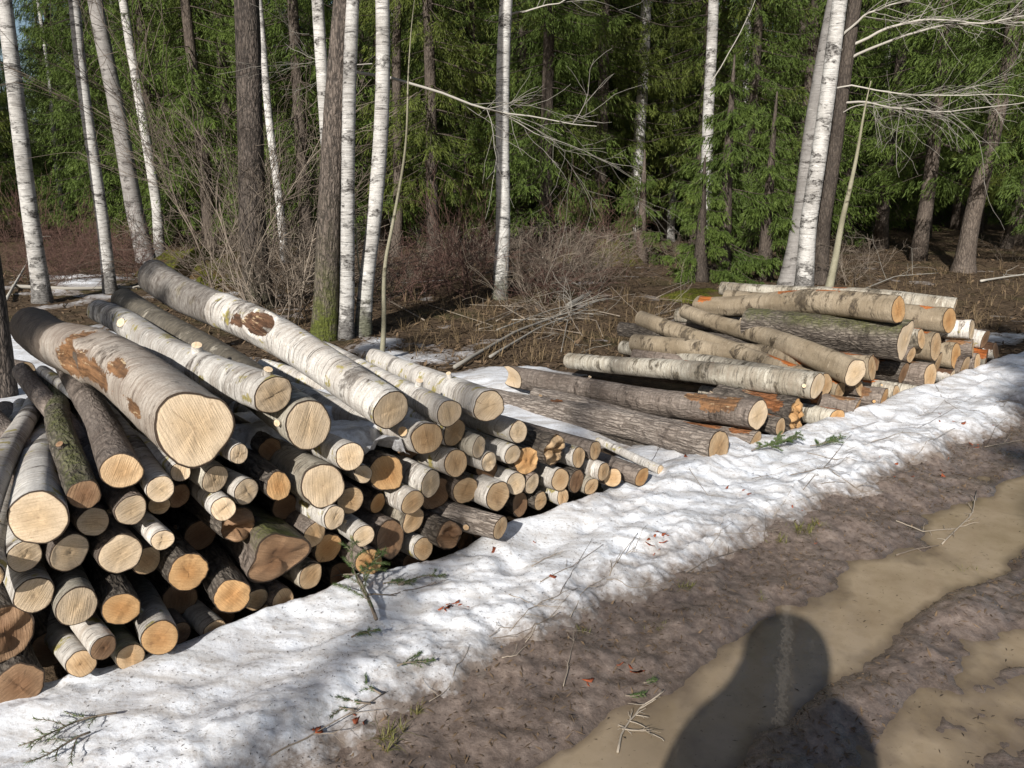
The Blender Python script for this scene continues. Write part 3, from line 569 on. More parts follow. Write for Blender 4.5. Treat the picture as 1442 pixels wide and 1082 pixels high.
HEAP = [
 dict(p=(1067, 585, 23), b=(704, 528), L=2.25, k='aspen', f='pale', r1=.085, notch=1, off=.05, stubs=[(.35, 1.9, .012, .015), (1.3, 1.5, .012, .015)], label='long grey-brown log with a pale felling notch cut across its far end'),
 dict(p=(1012, 631, 25), b=(690, 562), L=2.15, k='furrow', f='tan', r1=.082, off=.10, wounds=[(1.4, 1.35, .4, .10)], stubs=[(1.55, 1.7, .014, .015)], label='furrowed brown log lying on the snow between stack and heap'),
 dict(p=(1151, 544, 20), b=(801, 508), L=2.1, k='birchgrey', f='pale', r1=.066, off=.05, wounds=[(1.6, .95, .22, .03), (1.7, .75, .2, .03)], label='whitish birch log with orange scraped spots beside the notched log'),
 dict(p=(1163, 541, 18), b=(880, 488), L=2.1, k='birchgrey', f='tan', r1=.06, off=-.12, wounds=[(1.5, 1.5, .7, .07)], label='blue-grey birch log with an orange gash behind the whitish birch'),
 dict(p=(1181, 552, 15), b=(900, 450), L=2.0, k='alder', f='tan', r1=.065, off=-.10, label='grey log slanting down from a raised far end into the heap'),
 dict(p=(1202, 530, 21), b=(962, 442), L=1.9, k='alder', f='pale', r1=.062, off=.02, wounds=[(1.6, 1.1, .3, .04), (2.0, 1.35, .3, .03)], stubs=[(1.2, 1.6, .014, .015)], label='slanting mottled log with small orange sawn spots in the heap'),
 dict(p=(1225, 524, 18), yaw=4, k='alder', f='tan', off=.0), dict(p=(1211, 548, 15), yaw=4, k='aspen', f='tan', off=-.04),
 dict(p=(1265, 437, 21), b=(985, 430), L=1.85, k='alder', f='orange', r1=.085, off=.05, bend=.04, wounds=[(1.7, .55, .7, .14), (1.5, .9, .6, .12), (1.9, 1.25, .5, .12), (3.2, 1.0, .5, .2), (1.6, 1.75, 1.5, .10)], label='topmost curved log with torn orange bark strips on the heap'),
 dict(p=(1343, 437, 18), b=(1016, 406), L=2.0, k='birchgrey', f='pale', r1=.062, off=-.10, wounds=[(1.6, .9, .4, .1)], label='pale grey birch log lying behind the topmost curved log'),
 dict(p=(1337, 451, 19), yaw=6, k='alder', f='orange', off=.0, wounds=[(1.6, .15, .6, .08), (1.8, .4, .7, .07)], label='grey log with orange scraped top beside the topmost log end'),
 dict(p=(1271, 484, 29), yaw=12, k='dark', f='pale', off=.06, lobe=.08, tri=(.16, -1.75), moss=.5, wounds=[], tilt=(.1, -.1), L=1.15, label='thick mossy log with pointed cream end under the topmost log'),
 dict(p=(1368, 467, 15), yaw=6, k='birch', f='pale', off=.0), dict(p=(1297, 481, 15), yaw=4, k='birchgrey', f='tan', off=-.02), dict(p=(1317, 488, 21), yaw=4, k='alder', f='tan', off=.02), dict(p=(1370, 488, 13), yaw=4, k='aspen', f='tan', off=.02),
 dict(p=(1347, 505, 19), yaw=6, k='alder', f='orange', off=.0, wounds=[(1.6, .2, .5, .15)]), dict(p=(1357, 516, 20), yaw=2, k='aspen', f='tan', off=.04), dict(p=(1283, 503, 12), k='aspen', f='tan', off=-.05), dict(p=(1310, 530, 20), yaw=4, k='aspen', f='tan', off=.04),
 dict(p=(1321, 517, 18), yaw=4, k='birchgrey', f='tan', off=-.03), dict(p=(1296, 549, 11), yaw=5, k='birchgrey', f='tan', off=.08), dict(p=(1243, 559, 17), yaw=5, k='aspen', f='orange', off=.10), dict(p=(1262, 555, 13), yaw=4, k='birchgrey', f='tan', off=.04),
 dict(p=(1208, 571, 16), yaw=6, k='aspen', f='orange', off=.08, L=1.0, wounds=[(1.6, .1, .9, .1)]), dict(p=(1181, 584, 15), yaw=2, k='birchgrey', f='orange', off=.10, L=1.0, wounds=[(2.0, .05, .9, .1)]),
 dict(p=(1121, 586, 25), yaw=4, k='dark', f='orange', off=-.02, lobe=.2, split=.3, L=.55, label='wedge-split log with bright orange inner wood beside the notched log'), dict(p=(1099, 602, 14), yaw=2, k='dark', f='tan', off=.04, L=1.0),
 dict(p=(1064, 621, 15), yaw=6, k='furrow', f='tan', off=.06, L=1.7, label='furrowed log partly hidden under the notched log end'),
 dict(p=(1387, 478, 14), yaw=4, k='birch', f='brown', off=-.02), dict(p=(1389, 506, 15), yaw=4, k='birchgrey', f='brown', off=.02), dict(p=(1376, 511, 14), yaw=4, k='aspen', f='tan', off=.04), dict(p=(1402, 494, 13), yaw=4, k='birch', f='brown', off=.0), dict(p=(1339, 528, 11), yaw=4, k='birch', f='pale', off=.06),
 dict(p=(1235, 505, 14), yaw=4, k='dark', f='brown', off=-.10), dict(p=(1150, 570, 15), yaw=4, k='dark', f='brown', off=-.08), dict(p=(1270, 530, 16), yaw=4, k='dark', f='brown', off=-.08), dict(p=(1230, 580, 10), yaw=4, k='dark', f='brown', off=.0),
]
def place_logs(data, pile, base_yaw):
    for i, e in enumerate(data):
        x, y, r = e['p']; f, t = face_pt(x, y, e.get('off', 0)); e['f3'] = f; e['r0'] = r / F * t * .97
        g = np.random.default_rng(1000 + i)
        L = e.get('L', float(g.uniform(1.85, 2.2)))
        if 'b' in e: bk = back_pt(e['b'][0], e['b'][1], f, L)
        else:
            pit = e.get('pit', float(g.normal(-.8, .8))); pit = pit if not isinstance(pit, list) else 0
            bk = f + yawdir(base_yaw + e.get('yaw', 0) * (1 if 'b' not in e else 0) + float(g.normal(0, 1.2)), pit) * L
        e['b3'] = bk
    # push overlapping neighbours apart across the front plane
    P = np.array([[EF @ e['f3'], e['f3'][2]] for e in data]); P0 = P.copy(); R = np.array([e['r0'] for e in data])
    for it in range(40):
        for i in range(len(P)):
            d = P - P[i]; dist = np.hypot(d[:, 0], d[:, 1]); mn = (R + R[i]) * .99
            for j in np.where((dist < mn) & (dist > 1e-6))[0]:
                pen = (mn[j] - dist[j]) * .22; u = d[j] / dist[j]; wi = R[j] / (R[i] + R[j])
                P[i] -= u * pen * wi; P[j] += u * pen * (1 - wi)
        P = P0 + np.clip(P - P0, -.022, .022)
    for e, p, p0 in zip(data, P, P0):
        mv = EF * (p[0] - p0[0]) + np.array([0, 0, p[1] - p0[1]])
        e['f3'] = e['f3'] + mv; e['b3'] = e['b3'] + mv
    for i, e in enumerate(data):
        r0 = e['r0']; r1 = e.get('r1', r0 * .9)
        lab = e.get('label')
        if lab: grp = None
        else:
            size = 'thin' if r0 < .046 else ('medium' if r0 < .064 else 'thick')
            where = ('deep inside the tall stack' if e['off'] < 0 else 'in the tall stack') if pile == 'stack' else ('deep inside the loose heap' if e['off'] < -.05 else 'in the loose heap')
            extra = ' split' if e.get('split') else (' mossy' if e.get('moss') else '')
            lab = f"{size}{extra} {KW[e['k']]} log with {FW[e['f']]} cut end {where}"
            grp = 'logs stacked by the snow bank' if pile == 'stack' else 'logs in the loose heap'
        pt = e.get('pit', ()); pt = pt if isinstance(pt, list) else ()
        gl = np.random.default_rng(4000 + i); wd, st = (), (); z_ = float(gl.uniform(.1, 1.5)); ol = [(z_, z_ + float(gl.uniform(.05, .4)), float(gl.uniform(.3, .75)))]
        if gl.random() < .35: st = [(float(gl.uniform(.05, .35)), float(gl.uniform(-.2, 1.9)), float(gl.uniform(.008, .014)), float(gl.uniform(.008, .02)))]
        if pile != 'stack': wd = [(float(gl.uniform(.6, 2.2)), float(gl.uniform(0, .5)), float(gl.uniform(.4, 1.1)), float(gl.uniform(.05, .16))) for _ in range(4)]
        o = make_log(e['f3'], e['b3'], r0, r1, e['k'], e['f'], lab, grp or ('logs stacked by the snow bank' if pile == 'stack' else 'logs in the loose heap'), 300 + i + (500 if pile != 'stack' else 0), e.get('lobe', float(gl.uniform(.04, .11))), e.get('tilt'), e.get('bend', -float(gl.uniform(.005, .03))), e.get('wounds', wd), e.get('moss', 0.0), e.get('stubs', st), pt, split=e.get('split', 0.0), notch=bool(e.get('notch')), tri=e.get('tri'), old_and_shade=e.get('old_and_shade', ol))
        e['o'] = o
place_logs(LOGS, 'stack', 40); place_logs(HEAP, 'heap', 42)
# small thin logs on the ground beyond the stack and in the gap
def ground_log(fx, fy, z, bx, by, L, r, k, f, lab, seed):
    p = atz(fx, fy, z); b = back_pt(bx, by, p, L); b[2] = z + .01
    return make_log(p, b, r, r * .85, k, f, lab, None, seed)
ground_log(930, 662, .13, 842, 636, .55, .026, 'birch', 'pale', 'thin white birch pole lying on the snow in the gap', 61)
ground_log(975, 648, .06, 780, 590, 1.2, .05, 'dark', 'brown', 'dark log sunk in snow under the furrowed log', 62)
ground_log(38, 522, .14, -60, 480, 1.0, .07, 'aspen', 'tan', 'short log end showing on the snow beyond the stack', 63)

# snow lying on the stack under the top logs
def pile_top(A, B):
    x, y = xy(A, B); return np.stack([x, y, .66 - .10 * (A - 1.25) + .035 * fbm(A * 4, B * 4, 31.0, 3) + .006 * fbm(A * 20, B * 20, 32.0, 2) + .03 * B], -1)
us, uq = np.arange(.95, 2.05, .02), np.arange(-1.5, .02, .02)
A, B = np.meshgrid(us, uq, indexing='ij'); t = (.30 - np.abs(A - 1.45) * .9 + .45 * fbm(A * 4, B * 4, 33.0, 4) - 2.0 * np.maximum(B + .12, 0)).ravel()
V, Q = grid(us, uq, pile_top); V[:, 2] += .075 * sstep(-.02, .16, t) - .06; V, Q, u = cut(V, Q, t > 0)
tag(obj('snow', mesh('snow', V, Q[:, ::-1], MAT['snow'], {'thin': np.clip(.35 - t[u], 0, .5)})), kind='stuff')

# ------------------------------------------------------------------ trees
def spruce_meshes(seed, H, z0, mat, dens=1.0, maxl=2.3, full=9.0, ns=1.0):
    g = np.random.default_rng(seed)
    tb = MB(); zs = np.linspace(0, H, 26); bx = .12 * noise3(zs * .25, seed, 0)
    tb.tube(np.stack([bx, .5 * bx, zs], -1), .135 * (1 - zs / H) ** .9 + .012 + .05 * np.exp(-zs / .25), 12, .3)
    Pq, Dq, Lq, Wq, Tq = [], [], [], [], []
    z = z0
    while z < H - .3:
        for k in range(int(g.integers(4, 7))):
            az = g.uniform(0, 6.283); zb = z + g.uniform(-.12, .12)
            low = sstep(z0 - .2, z0 + 2.2, zb)
            L = max(.25, maxl * (1 - zb / H) ** .75 * g.uniform(.6, 1.1) * (.75 + .25 * low))
            t = np.linspace(0, 1, 9); out = L * t; rise = g.uniform(-.38, -.05)
            dz = L * (rise * t - .28 * t ** 2 + .30 * t ** 4)
            h = np.array([math.cos(az), math.sin(az), 0]); sd = np.array([-h[1], h[0], 0])
            bend = g.normal(0, .12)
            C = h * out[:, None] + sd * (bend * L * t ** 2)[:, None] + np.array([0, 0, 1]) * (zb + dz)[:, None] + np.array([bx[0], 0, 0])
            tb.tube(C, .012 * (1 - t) * (L / 1.6) + .003, 3, .5, False)
            n = int(L / .046 * dens * (1 if zb < full else .5)); tt = g.uniform(.07 if low > .4 else .3, 1, n) ** .85
            base = np.stack([np.interp(tt, t, C[:, i]) for i in range(3)], -1)
            T = np.stack([np.interp(tt, t, np.gradient(C[:, i], t)) for i in range(3)], -1); T /= np.linalg.norm(T, axis=1)[:, None]
            sg = g.choice([-1, 1], n)
            tl = (.10 + .40 * np.sqrt(np.clip(1 - tt, 0, 1)) * min(1, L / 1.4)) * g.uniform(.5, 1.15, n)
            drp = g.uniform(.3, 1.35, n)
            d = T * .65 + sd * sg[:, None] * g.uniform(.35, .9, n)[:, None] + np.array([0, 0, -1]) * drp[:, None]; d /= np.linalg.norm(d, axis=1)[:, None]
            m_ = max(2, int(8 * dens))
            for q in range(m_):
                f = (q + g.uniform(0, .6, n)) / m_
                p = base + d * (tl * f)[:, None] + np.array([0, 0, -1]) * (.25 * tl * f * f)[:, None]
                dd = d + g.normal(0, .30, (n, 3)); dd[:, 2] -= .35 * f; dd /= np.linalg.norm(dd, axis=1)[:, None]
                Pq.append(p); Dq.append(dd); Lq.append(g.uniform(.05, .125, n) * ns); Wq.append(g.uniform(.0045, .0105, n) * ns)
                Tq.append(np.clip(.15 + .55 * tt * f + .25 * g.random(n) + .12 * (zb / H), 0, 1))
        z += g.uniform(.20, .32) * (1 if z < full else 1.5)
    P, D, Ls, Ws, Tt = [np.concatenate(a) for a in (Pq, Dq, Lq, Wq, Tq)]
    w = np.cross(D, g.normal(size=D.shape)); w /= np.linalg.norm(w, axis=1)[:, None] + 1e-9
    n = len(P); V = np.empty((n, 4, 3)); mid = P + D * (Ls * .45)[:, None]
    V[:, 0] = P; V[:, 1] = mid + w * Ws[:, None]; V[:, 2] = P + D * Ls[:, None]; V[:, 3] = mid - w * Ws[:, None]
    crown = mesh('crown', V.reshape(-1, 3), np.arange(4 * n).reshape(-1, 4), mat, {'tint': np.repeat(Tt, 4)}, False)
    return tb.mesh('trunk', MAT['sprucetrunk']), crown
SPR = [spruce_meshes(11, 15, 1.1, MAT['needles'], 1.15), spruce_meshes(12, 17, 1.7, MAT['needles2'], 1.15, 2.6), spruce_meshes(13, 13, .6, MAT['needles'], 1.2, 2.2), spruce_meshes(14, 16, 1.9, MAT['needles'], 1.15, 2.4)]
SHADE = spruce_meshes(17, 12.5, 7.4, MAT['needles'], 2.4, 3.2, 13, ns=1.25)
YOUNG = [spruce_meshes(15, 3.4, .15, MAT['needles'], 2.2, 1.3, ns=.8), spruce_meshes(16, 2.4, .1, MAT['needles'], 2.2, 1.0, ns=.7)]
def tree_copy(name, meshes, x, y, rz, sc, label, group, z=None):
    o = empty(name, (x, y, float(land_h(x, y)) - .03 if z is None else z), rz, scale=sc); tag(o, label, 'tree', group)
    obj('trunk', meshes[0], o); obj('crown', meshes[1], o); return o
def trunk_tree(name, base, top, r, mat, label, H=15.0, group=None, seed=0, sides=18, crown=None, moss=0.0, flare=.25, bow=.06, taper=.72):
    g = np.random.default_rng(seed)
    base = np.asarray(base, float); d = np.asarray(top, float) - base; d = d / d[2]
    zs = np.concatenate([np.linspace(-.1, 9, 76), np.linspace(9.4, H, 14)]) if H > 10 else np.linspace(-.1, H, 70)
    n = len(zs); th = np.arange(sides) * 2 * math.pi / sides
    fq = .22 if H > 10 else .8
    bx = bow * noise3(zs * fq + seed * 3.1, 1.0, 0) * np.clip(zs, 0, 1); by = bow * noise3(zs * fq, 5.0 + seed, 0) * np.clip(zs, 0, 1)
    lean = np.minimum(zs, 9) + np.maximum(zs - 9, 0) * .6
    P = np.stack([d[0] * lean + bx, d[1] * lean + by, zs], -1)
    R = r * ((1 - zs / H * taper) + flare * np.exp(-np.clip(zs, 0, 99) / .22))
    R[-1] = .01
    rough = .05 if mat != 'birchtree' else .025
    TH, ZZ = np.meshgrid(th, zs); ct, st = np.cos(TH), np.sin(TH)
    RR = R[:, None] * (1 + rough * noise3(ct * 3 + seed, st * 3, ZZ * 6) + .04 * noise3(ct + seed, st, ZZ * .8) + .10 * np.exp(-np.clip(ZZ, 0, 9) / .25) * noise3(ct * 2.2, st * 2.2, seed))
    V = np.stack([P[:, 0:1] + RR * ct, P[:, 1:2] + RR * st, ZZ], -1).reshape(-1, 3)
    i = np.arange(n - 1)[:, None] * sides; j = np.arange(sides)[None]; k = (j + 1) % sides
    Q = np.stack([i + j, i + k, i + sides + k, i + sides + j], -1).reshape(-1, 4)
    o = empty(name, base); tag(o, label, 'tree', group)
    mo = moss * np.exp(-np.clip(ZZ - .1, 0, 9) / .35)
    obj('trunk', mesh('trunk', V, Q, MAT[mat], {'moss': mo, 'wound': np.zeros_like(mo), 'old_and_shade': (.95 * np.exp(-np.clip(ZZ, 0, 9) / .55) if mat == 'birchtree' else np.zeros_like(mo))}), o)
    return o, P
def grow(mb, p, d, L, r, depth, g, spread=.55, up=.15, a=.5, nseg=6, sides=4, rmin=.0012, kids=(2, 4), wig=.16):
    pts = [np.array(p, float)]; d = np.array(d, float); d /= np.linalg.norm(d); dirs = [d]
    for k in range(nseg):
        d = d + g.normal(0, wig, 3) + np.array([0, 0, up / nseg]); d /= np.linalg.norm(d); dirs.append(d); pts.append(pts[-1] + d * L / nseg)
    mb.tube(pts, np.linspace(r, max(rmin, r * .35), nseg + 1), sides, a, False)
    if depth > 0:
        for k in range(int(g.integers(kids[0], kids[1] + 1))):
            f = g.uniform(.25, .98); i = int(f * nseg); b = pts[i] + (pts[min(i + 1, nseg)] - pts[i]) * (f * nseg - i)
            dd = dirs[i] + g.normal(0, spread, 3); grow(mb, b, dd, L * g.uniform(.35, .65), max(rmin, r * .55), depth - 1, g, spread, up, a, max(3, nseg - 1), 3, rmin, kids, wig)
def bare_crown(seed, H, z0, n, mat):
    g = np.random.default_rng(seed); mb = MB()
    for k in range(n):
        z = z0 + (H - z0) * (k + g.random()) / n; az = g.uniform(0, 6.283); L = 2.4 * (1 - .6 * (z - z0) / (H - z0)) * g.uniform(.6, 1.1)
        grow(mb, (0, 0, z), (math.cos(az), math.sin(az), .75), L, .016, 2, g, .5, .2, g.uniform(.2, .7), 6, 4, .003, (4, 6))
    return mb.mesh('crown', mat)
BARE = [bare_crown(21, 15, 6.5, 22, MAT['limb']), bare_crown(22, 15, 7.5, 20, MAT['limb'])]
ZB = .08
def by_pixel(bx, by, tx, ty, w, Y=None):   # a leaning trunk from its foot and a point higher up on it
    b = atz(bx, by, ZB) if Y is None else aty(bx, by, Y)
    if Y is not None: b[2] = 0; 
    b[2] = float(land_h(b[0], b[1])); t = aty(tx, ty, b[1]); dep = b[1] * CP - (b[2] - CAMH) * SP
    return b, t, w * .9 / 2 / F * dep
TREES = [  # base px, upper px, width px, bark, label
 ((60, 425), (10, 40), 25, 'birchtree', 'leaning white birch at the outer side of the left birch row', {}),
 ((155, 412), (106, 0), 19, 'birchtree', 'slim bright white birch standing by the thin fallen trunk', {}),
 ((207, 372), (133, 0), 27, 'grey_shade_tree', 'grey shaded trunk between two white birches behind the thickest log', dict(tone=1)),  # a birch in shade; the shade is put into its grey bark colour
 ((226, 364), (177, 0), 16, 'birchtree', 'slim birch just beside the grey shaded trunk', {}),
 ((190, 330), (156, 0), 9, 'birchtree', 'very thin white birch behind the grey shaded trunk', {}),
 ((366, 432), (344, 0), 42, 'pinetree', 'thick scaly-barked tree with pale flaking patches behind the stack', dict(moss=.3)),
 ((402, 372), (362, 0), 13, 'birchtree', 'thin birch half hidden behind the scaly-barked tree', {}),
 ((456, 474), (478, 0), 38, 'pinetree', 'thick dark trunk with green moss at its foot', dict(moss=1.6)),
 ((478, 466), (448, 0), 20, 'birchtree', 'white birch leaning behind the thick dark trunk', {}),
 ((487, 474), (500, 90), 22, 'birchtree', 'grey-white birch touching the side of the dark trunk', {}),
 ((511, 470), (527, 0), 24, 'birchtree', 'bright white birch beside the thick dark trunk', dict(moss=.5)),
 ((704, 418), (714, 0), 23, 'birchtree', 'single white birch standing alone behind the brush', dict(moss=.4)),
 ((985, 372), (1006, 0), 19, 'birchtree', 'white birch rising from the young spruce bush', dict(Y=15.5)),
 ((1132, 408), (1183, 0), 26, 'birchtree', 'brightest white birch of the cluster behind the loose heap', {}),
 ((1110, 402), (1166, 60), 28, 'grey_shade_tree', 'grey lichen-spotted trunk touching the brightest white birch', dict(lt=1)),
 ((1156, 402), (1184, 120), 23, 'sprucetrunk', 'brown trunk on the far side of the brightest white birch', {}),
 ((1166, 412), (1214, 180), 12, 'limbtree', 'thin pale greenish sapling beside the birch cluster', dict(H=2.9, taper=.9)),
 ((1356, 386), (1392, 190), 26, 'sprucetrunk', 'light brown spruce trunk leaning at the clearing edge', dict(flare=.5)),
 ((4, 560), (-35, 200), 36, 'pinetree', 'dark shaded trunk standing at the end of the stack', {}),
 ((536, 506), (578, 60), 8, 'limbtree', 'tall thin bare sapling standing close behind the stack', dict(H=3.1, taper=.92)),
 ((522, 470), (505, 340), 4, 'limbtree', 'short thin bare shoot beside the tall sapling', dict(H=1.8, taper=.9)),
 ((943, 330), (946, 0), 15, 'birchtree', 'broken-looking white birch half hidden by spruce boughs', dict(Y=21)),
 ((903, 362), (905, 120), 20, 'birchtree', 'shaded birch foot standing in the dark forest gap', dict(Y=18)),
 ((888, 325), (890, 100), 7, 'birchtree', 'thin distant birch in the dark forest gap', dict(Y=30)),
 ((1045, 330), (1056, 0), 12, 'birchtree', 'thin distant birch behind the young spruce bush', dict(Y=24)),
 ((1232, 340), (1250, 0), 12, 'birchtree', 'thin shaded birch in the dark wood beyond the clearing', dict(Y=26)),
 ((558, 400), (566, 0), 16, 'sprucetrunk', 'slender brown trunk behind the tall sapling', dict(Y=17)),
 ((552, 330), (553, 20), 8, 'birchtree', 'thin distant white birch behind the bright birch', dict(Y=24)),
 ((790, 330), (768, 0), 12, 'birchtree', 'thin distant birch beside the single white birch', dict(Y=26)),
 ((965, 320), (975, 40), 11, 'sprucetrunk', 'thin reddish pine trunk near the half hidden birch', dict(Y=25)),
 ((1415, 360), (1442, 250), 14, 'sprucetrunk', 'slim reddish trunk at the far clearing edge', dict(Y=19)),
 ((95, 330), (62, 60), 8, 'birchtree', 'thin distant birch beside the leaning white birch', dict(Y=26)),
]
MAT['grey_shade_tree'] = bark_material('grey_and_shaded_trunk_bark', (.27, .255, .24), (.16, .148, .138), (.04, .035, .031), lent=.5, lent_th=.60, patch=.44, scale=.7, stain=.6, stainc=(.12, .11, .10))  # one trunk's own grey, and shade painted onto a birch
MAT['limbtree'] = bark_material('sapling_bark', (.30, .28, .20), (.17, .155, .105), (.06, .05, .035), patch=.42, scale=1.0, wood=(.2, .1, .05))
TP = {}
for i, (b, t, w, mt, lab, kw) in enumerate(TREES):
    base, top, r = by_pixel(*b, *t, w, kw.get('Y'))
    nm = {'birchtree': 'birch_tree', 'pinetree': 'rough_barked_tree', 'grey_shade_tree': 'grey_and_shaded_tree', 'sprucetrunk': 'spruce_tree', 'limbtree': 'sapling'}[mt]
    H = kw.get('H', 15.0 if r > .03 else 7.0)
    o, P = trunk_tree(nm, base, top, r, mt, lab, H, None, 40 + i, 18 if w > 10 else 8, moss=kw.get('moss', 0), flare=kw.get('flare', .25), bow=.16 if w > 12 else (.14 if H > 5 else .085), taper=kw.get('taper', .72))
    TP[i] = (o, base, P)
    if r > .03:
        c = obj('crown', SPR[3][1] if kw.get('flare') else BARE[i % 2], o); k = int(np.argmin(abs(P[:, 2] - 9))); c.location = Vector((P[k, 0], P[k, 1], 0)); c.rotation_euler = (0, 0, i * 1.3)
# low bare limbs that cross the view
def limb(ti, pts, r, seed, kids=3, name='limb', a=.9):
    o, base, P = TP[ti]; g = np.random.default_rng(seed); mb = MB()
    Q = np.array([aty(x, y, Y) for x, y, Y in pts]) - base
    t = np.linspace(0, 1, len(Q)); tt = np.linspace(0, 1, 18); C = np.stack([np.interp(tt, t, Q[:, i]) for i in range(3)], -1)
    C = C + .03 * np.stack([noise3(tt * 5, seed, 1), noise3(tt * 5, seed, 2), noise3(tt * 5, seed, 3)], -1) * np.clip(tt * 6, 0, 1)[:, None]
    r = r * .68; mb.tube(C, np.linspace(r, r * .25, 18), 6, a, False)
    for k in range(int(kids * 1.5)):
        i = int(g.uniform(5, 16)); d = C[i + 1] - C[i]; d /= np.linalg.norm(d)
        grow(mb, C[i], d + g.normal(0, .5, 3), g.uniform(.4, 1.2), r * .30, 1, g, .5, -.1, a * .45, 6, 4, .0016, (2, 5), .14)
    mb.build(name, MAT['limb'], o)
limb(7, [(490, 100, 8.6), (560, 112, 8.6), (640, 138, 8.7), (710, 160, 8.8), (780, 170, 8.9), (840, 178, 9.0)], .026, 1, 7)
limb(7, [(700, 158, 8.8), (760, 190, 8.9), (830, 215, 9.2), (890, 250, 9.6)], .009, 2, 5)
limb(11, [(716, 22, 11.5), (745, 14, 11.4), (790, 4, 11.3), (830, -30, 11.2)], .022, 3, 5)
limb(13, [(1183, 72, 12.4), (1240, 45, 12.2), (1300, 25, 12), (1380, 34, 11.8), (1470, 20, 11.6)], .036, 4, 9)
limb(13, [(1180, 92, 12.4), (1240, 62, 12.2), (1320, 36, 12), (1400, 32, 11.8), (1480, 32, 11.6)], .034, 5, 9)
limb(13, [(1178, 58, 12.4), (1220, 20, 12.2), (1262, 4, 12), (1330, -8, 11.8)], .030, 6, 6)
limb(13, [(1172, 145, 12.4), (1210, 144, 12.2), (1260, 152, 12), (1330, 158, 11.8), (1460, 142, 11.6)], .030, 7, 10)
limb(13, [(1172, 126, 12.4), (1200, 120, 12.2), (1280, 136, 12.1), (1380, 132, 11.8), (1450, 138, 11.6)], .022, 8, 10)
limb(13, [(1166, 175, 12.4), (1200, 150, 12.2), (1260, 140, 12.1)], .016, 9, 4)
limb(12, [(1000, 120, 15.3), (1030, 70, 15), (1060, 10, 14.8), (1075, -30, 14.7)], .018, 10, 2)
limb(10, [(524, 90, 8.9), (480, 92, 8.8), (430, 80, 8.6), (400, 60, 8.5)], .010, 11, 5)
limb(17, [(1390, 190, 14.7), (1420, 120, 14.5), (1442, 60, 14.2)], .02, 12, 6)

# spruce forest
g = np.random.default_rng(77); placed = []
def free(x, y, r):
    for b in (v[1] for v in TP.values()):
        if (b[0] - x) ** 2 + (b[1] - y) ** 2 < .8 ** 2: return False
    return all((px - x) ** 2 + (py - y) ** 2 > r * r for px, py in placed)
LAB = ['drooping dark green spruce in the wood', 'yellowish green spruce with long drooping boughs in the wood', 'dense spruce with boughs down to the ground in the wood', 'tall spruce with bare lower trunk in the wood']
FIXED = [(225, 20, 2, 1.0, 'dense spruce filling the space between the slim birches'), (290, 17.5, 0, .95, 'drooping spruce beside the scaly-barked tree'), (330, 20, 1, 1.0, 'yellowish spruce beyond the scaly-barked tree'), (140, 20, 2, .9, 'dense spruce behind the slim bright birch'),
 (40, 22, 0, .5, 'dark spruce behind the leaning white birch'), (610, 17, 1, .95, 'yellowish spruce between the tall sapling and the single birch'), (665, 19, 0, 1.0, 'dark spruce just behind the single white birch'), (770, 16.5, 0, .95, 'dark drooping spruce beside the single white birch'), (845, 17.5, 1, .95, 'yellowish spruce at the dark forest gap'),
 (850, 22, 2, 1.0, 'dense spruce far inside the dark forest gap'), (985, 18, 1, 1.0, 'yellowish spruce behind the birch in the young spruce bush'), (1050, 17.5, 2, .9, 'dense spruce behind the birch cluster'), (1125, 18, 0, 1, 'dark spruce beyond the birch cluster'), (1245, 19, 3, 1.0, 'tall spruce with bare foot beyond the pale sapling'),
 (1300, 16, 3, .95, 'tall spruce with bare foot by the clearing'), (1440, 20, 1, 1.0, 'yellowish spruce at the far clearing edge'), (430, 17.5, 0, 1.0, 'dark spruce between the two thick trunks'), (540, 20, 2, 1, 'dense spruce behind the bright white birch'),
 (1190, 21, 2, 1, 'dense spruce behind the brown trunk'), (735, 21, 2, 1.1, 'big dense spruce deep behind the single birch'), (930, 21, 0, 1.1, 'big dark spruce behind the half hidden birch'), (-60, 20, 1, .8, 'yellowish spruce outside the leaning birch'), (1540, 17, 2, 1, 'dense spruce outside the clearing')]
def put(x, y, k, sc, lab=None):
    placed.append((x, y)); tree_copy('spruce_tree', SPR[k], x, y, g.uniform(0, 6.28), sc, lab or (LAB[k] if y < 34 else LAB[k].replace('in the wood', 'deep in the far wood')), 'spruces in the wood')
for px, Y, k, sc, lab in FIXED:
    p = aty(px, 300, Y); put(p[0], Y, k, sc, lab)
for Y in np.arange(20, 47, 2.5):
    half = .72 * Y + 3
    for X in np.arange(-half, half, 2.9):
        x, y = X + g.uniform(-1.1, 1.1), Y + g.uniform(-1, 1)
        if free(x, y, 1.7): put(x, y, int(g.integers(0, 4)), g.uniform(.85, 1.25) * (.5 if -.66 < x / y < -.54 else 1))
for Y in np.arange(49, 75, 5):
    for X in np.arange(-.75 * Y, .75 * Y, 5.0):
        put(X + g.uniform(-2, 2), Y + g.uniform(-2, 2), int(g.integers(0, 4)), g.uniform(1.1, 1.5) * (.45 if -.66 < X / Y < -.54 else 1))
YL = ['bushy young spruce at the foot of the white birch', 'small young spruce at the edge of the wood']
for px, py, k, sc, lab in [(1015, 396, 0, 1.0, YL[0]), (1075, 396, 0, .85, 'low young spruce spreading behind the loose heap'), (985, 400, 1, .8, 'tiny young spruce beside the bushy one'), (900, 372, 1, .9, YL[1]), (130, 330, 0, 1.0, 'young spruce among the left birches'), (700, 330, 0, 1.1, 'young spruce behind the single white birch'), (640, 345, 1, 1.0, 'little spruce beyond the brush')]:
    p = atz(px, py, .08); tree_copy('young_spruce', YOUNG[k], p[0], p[1], px * .7, sc, lab, 'young spruces')

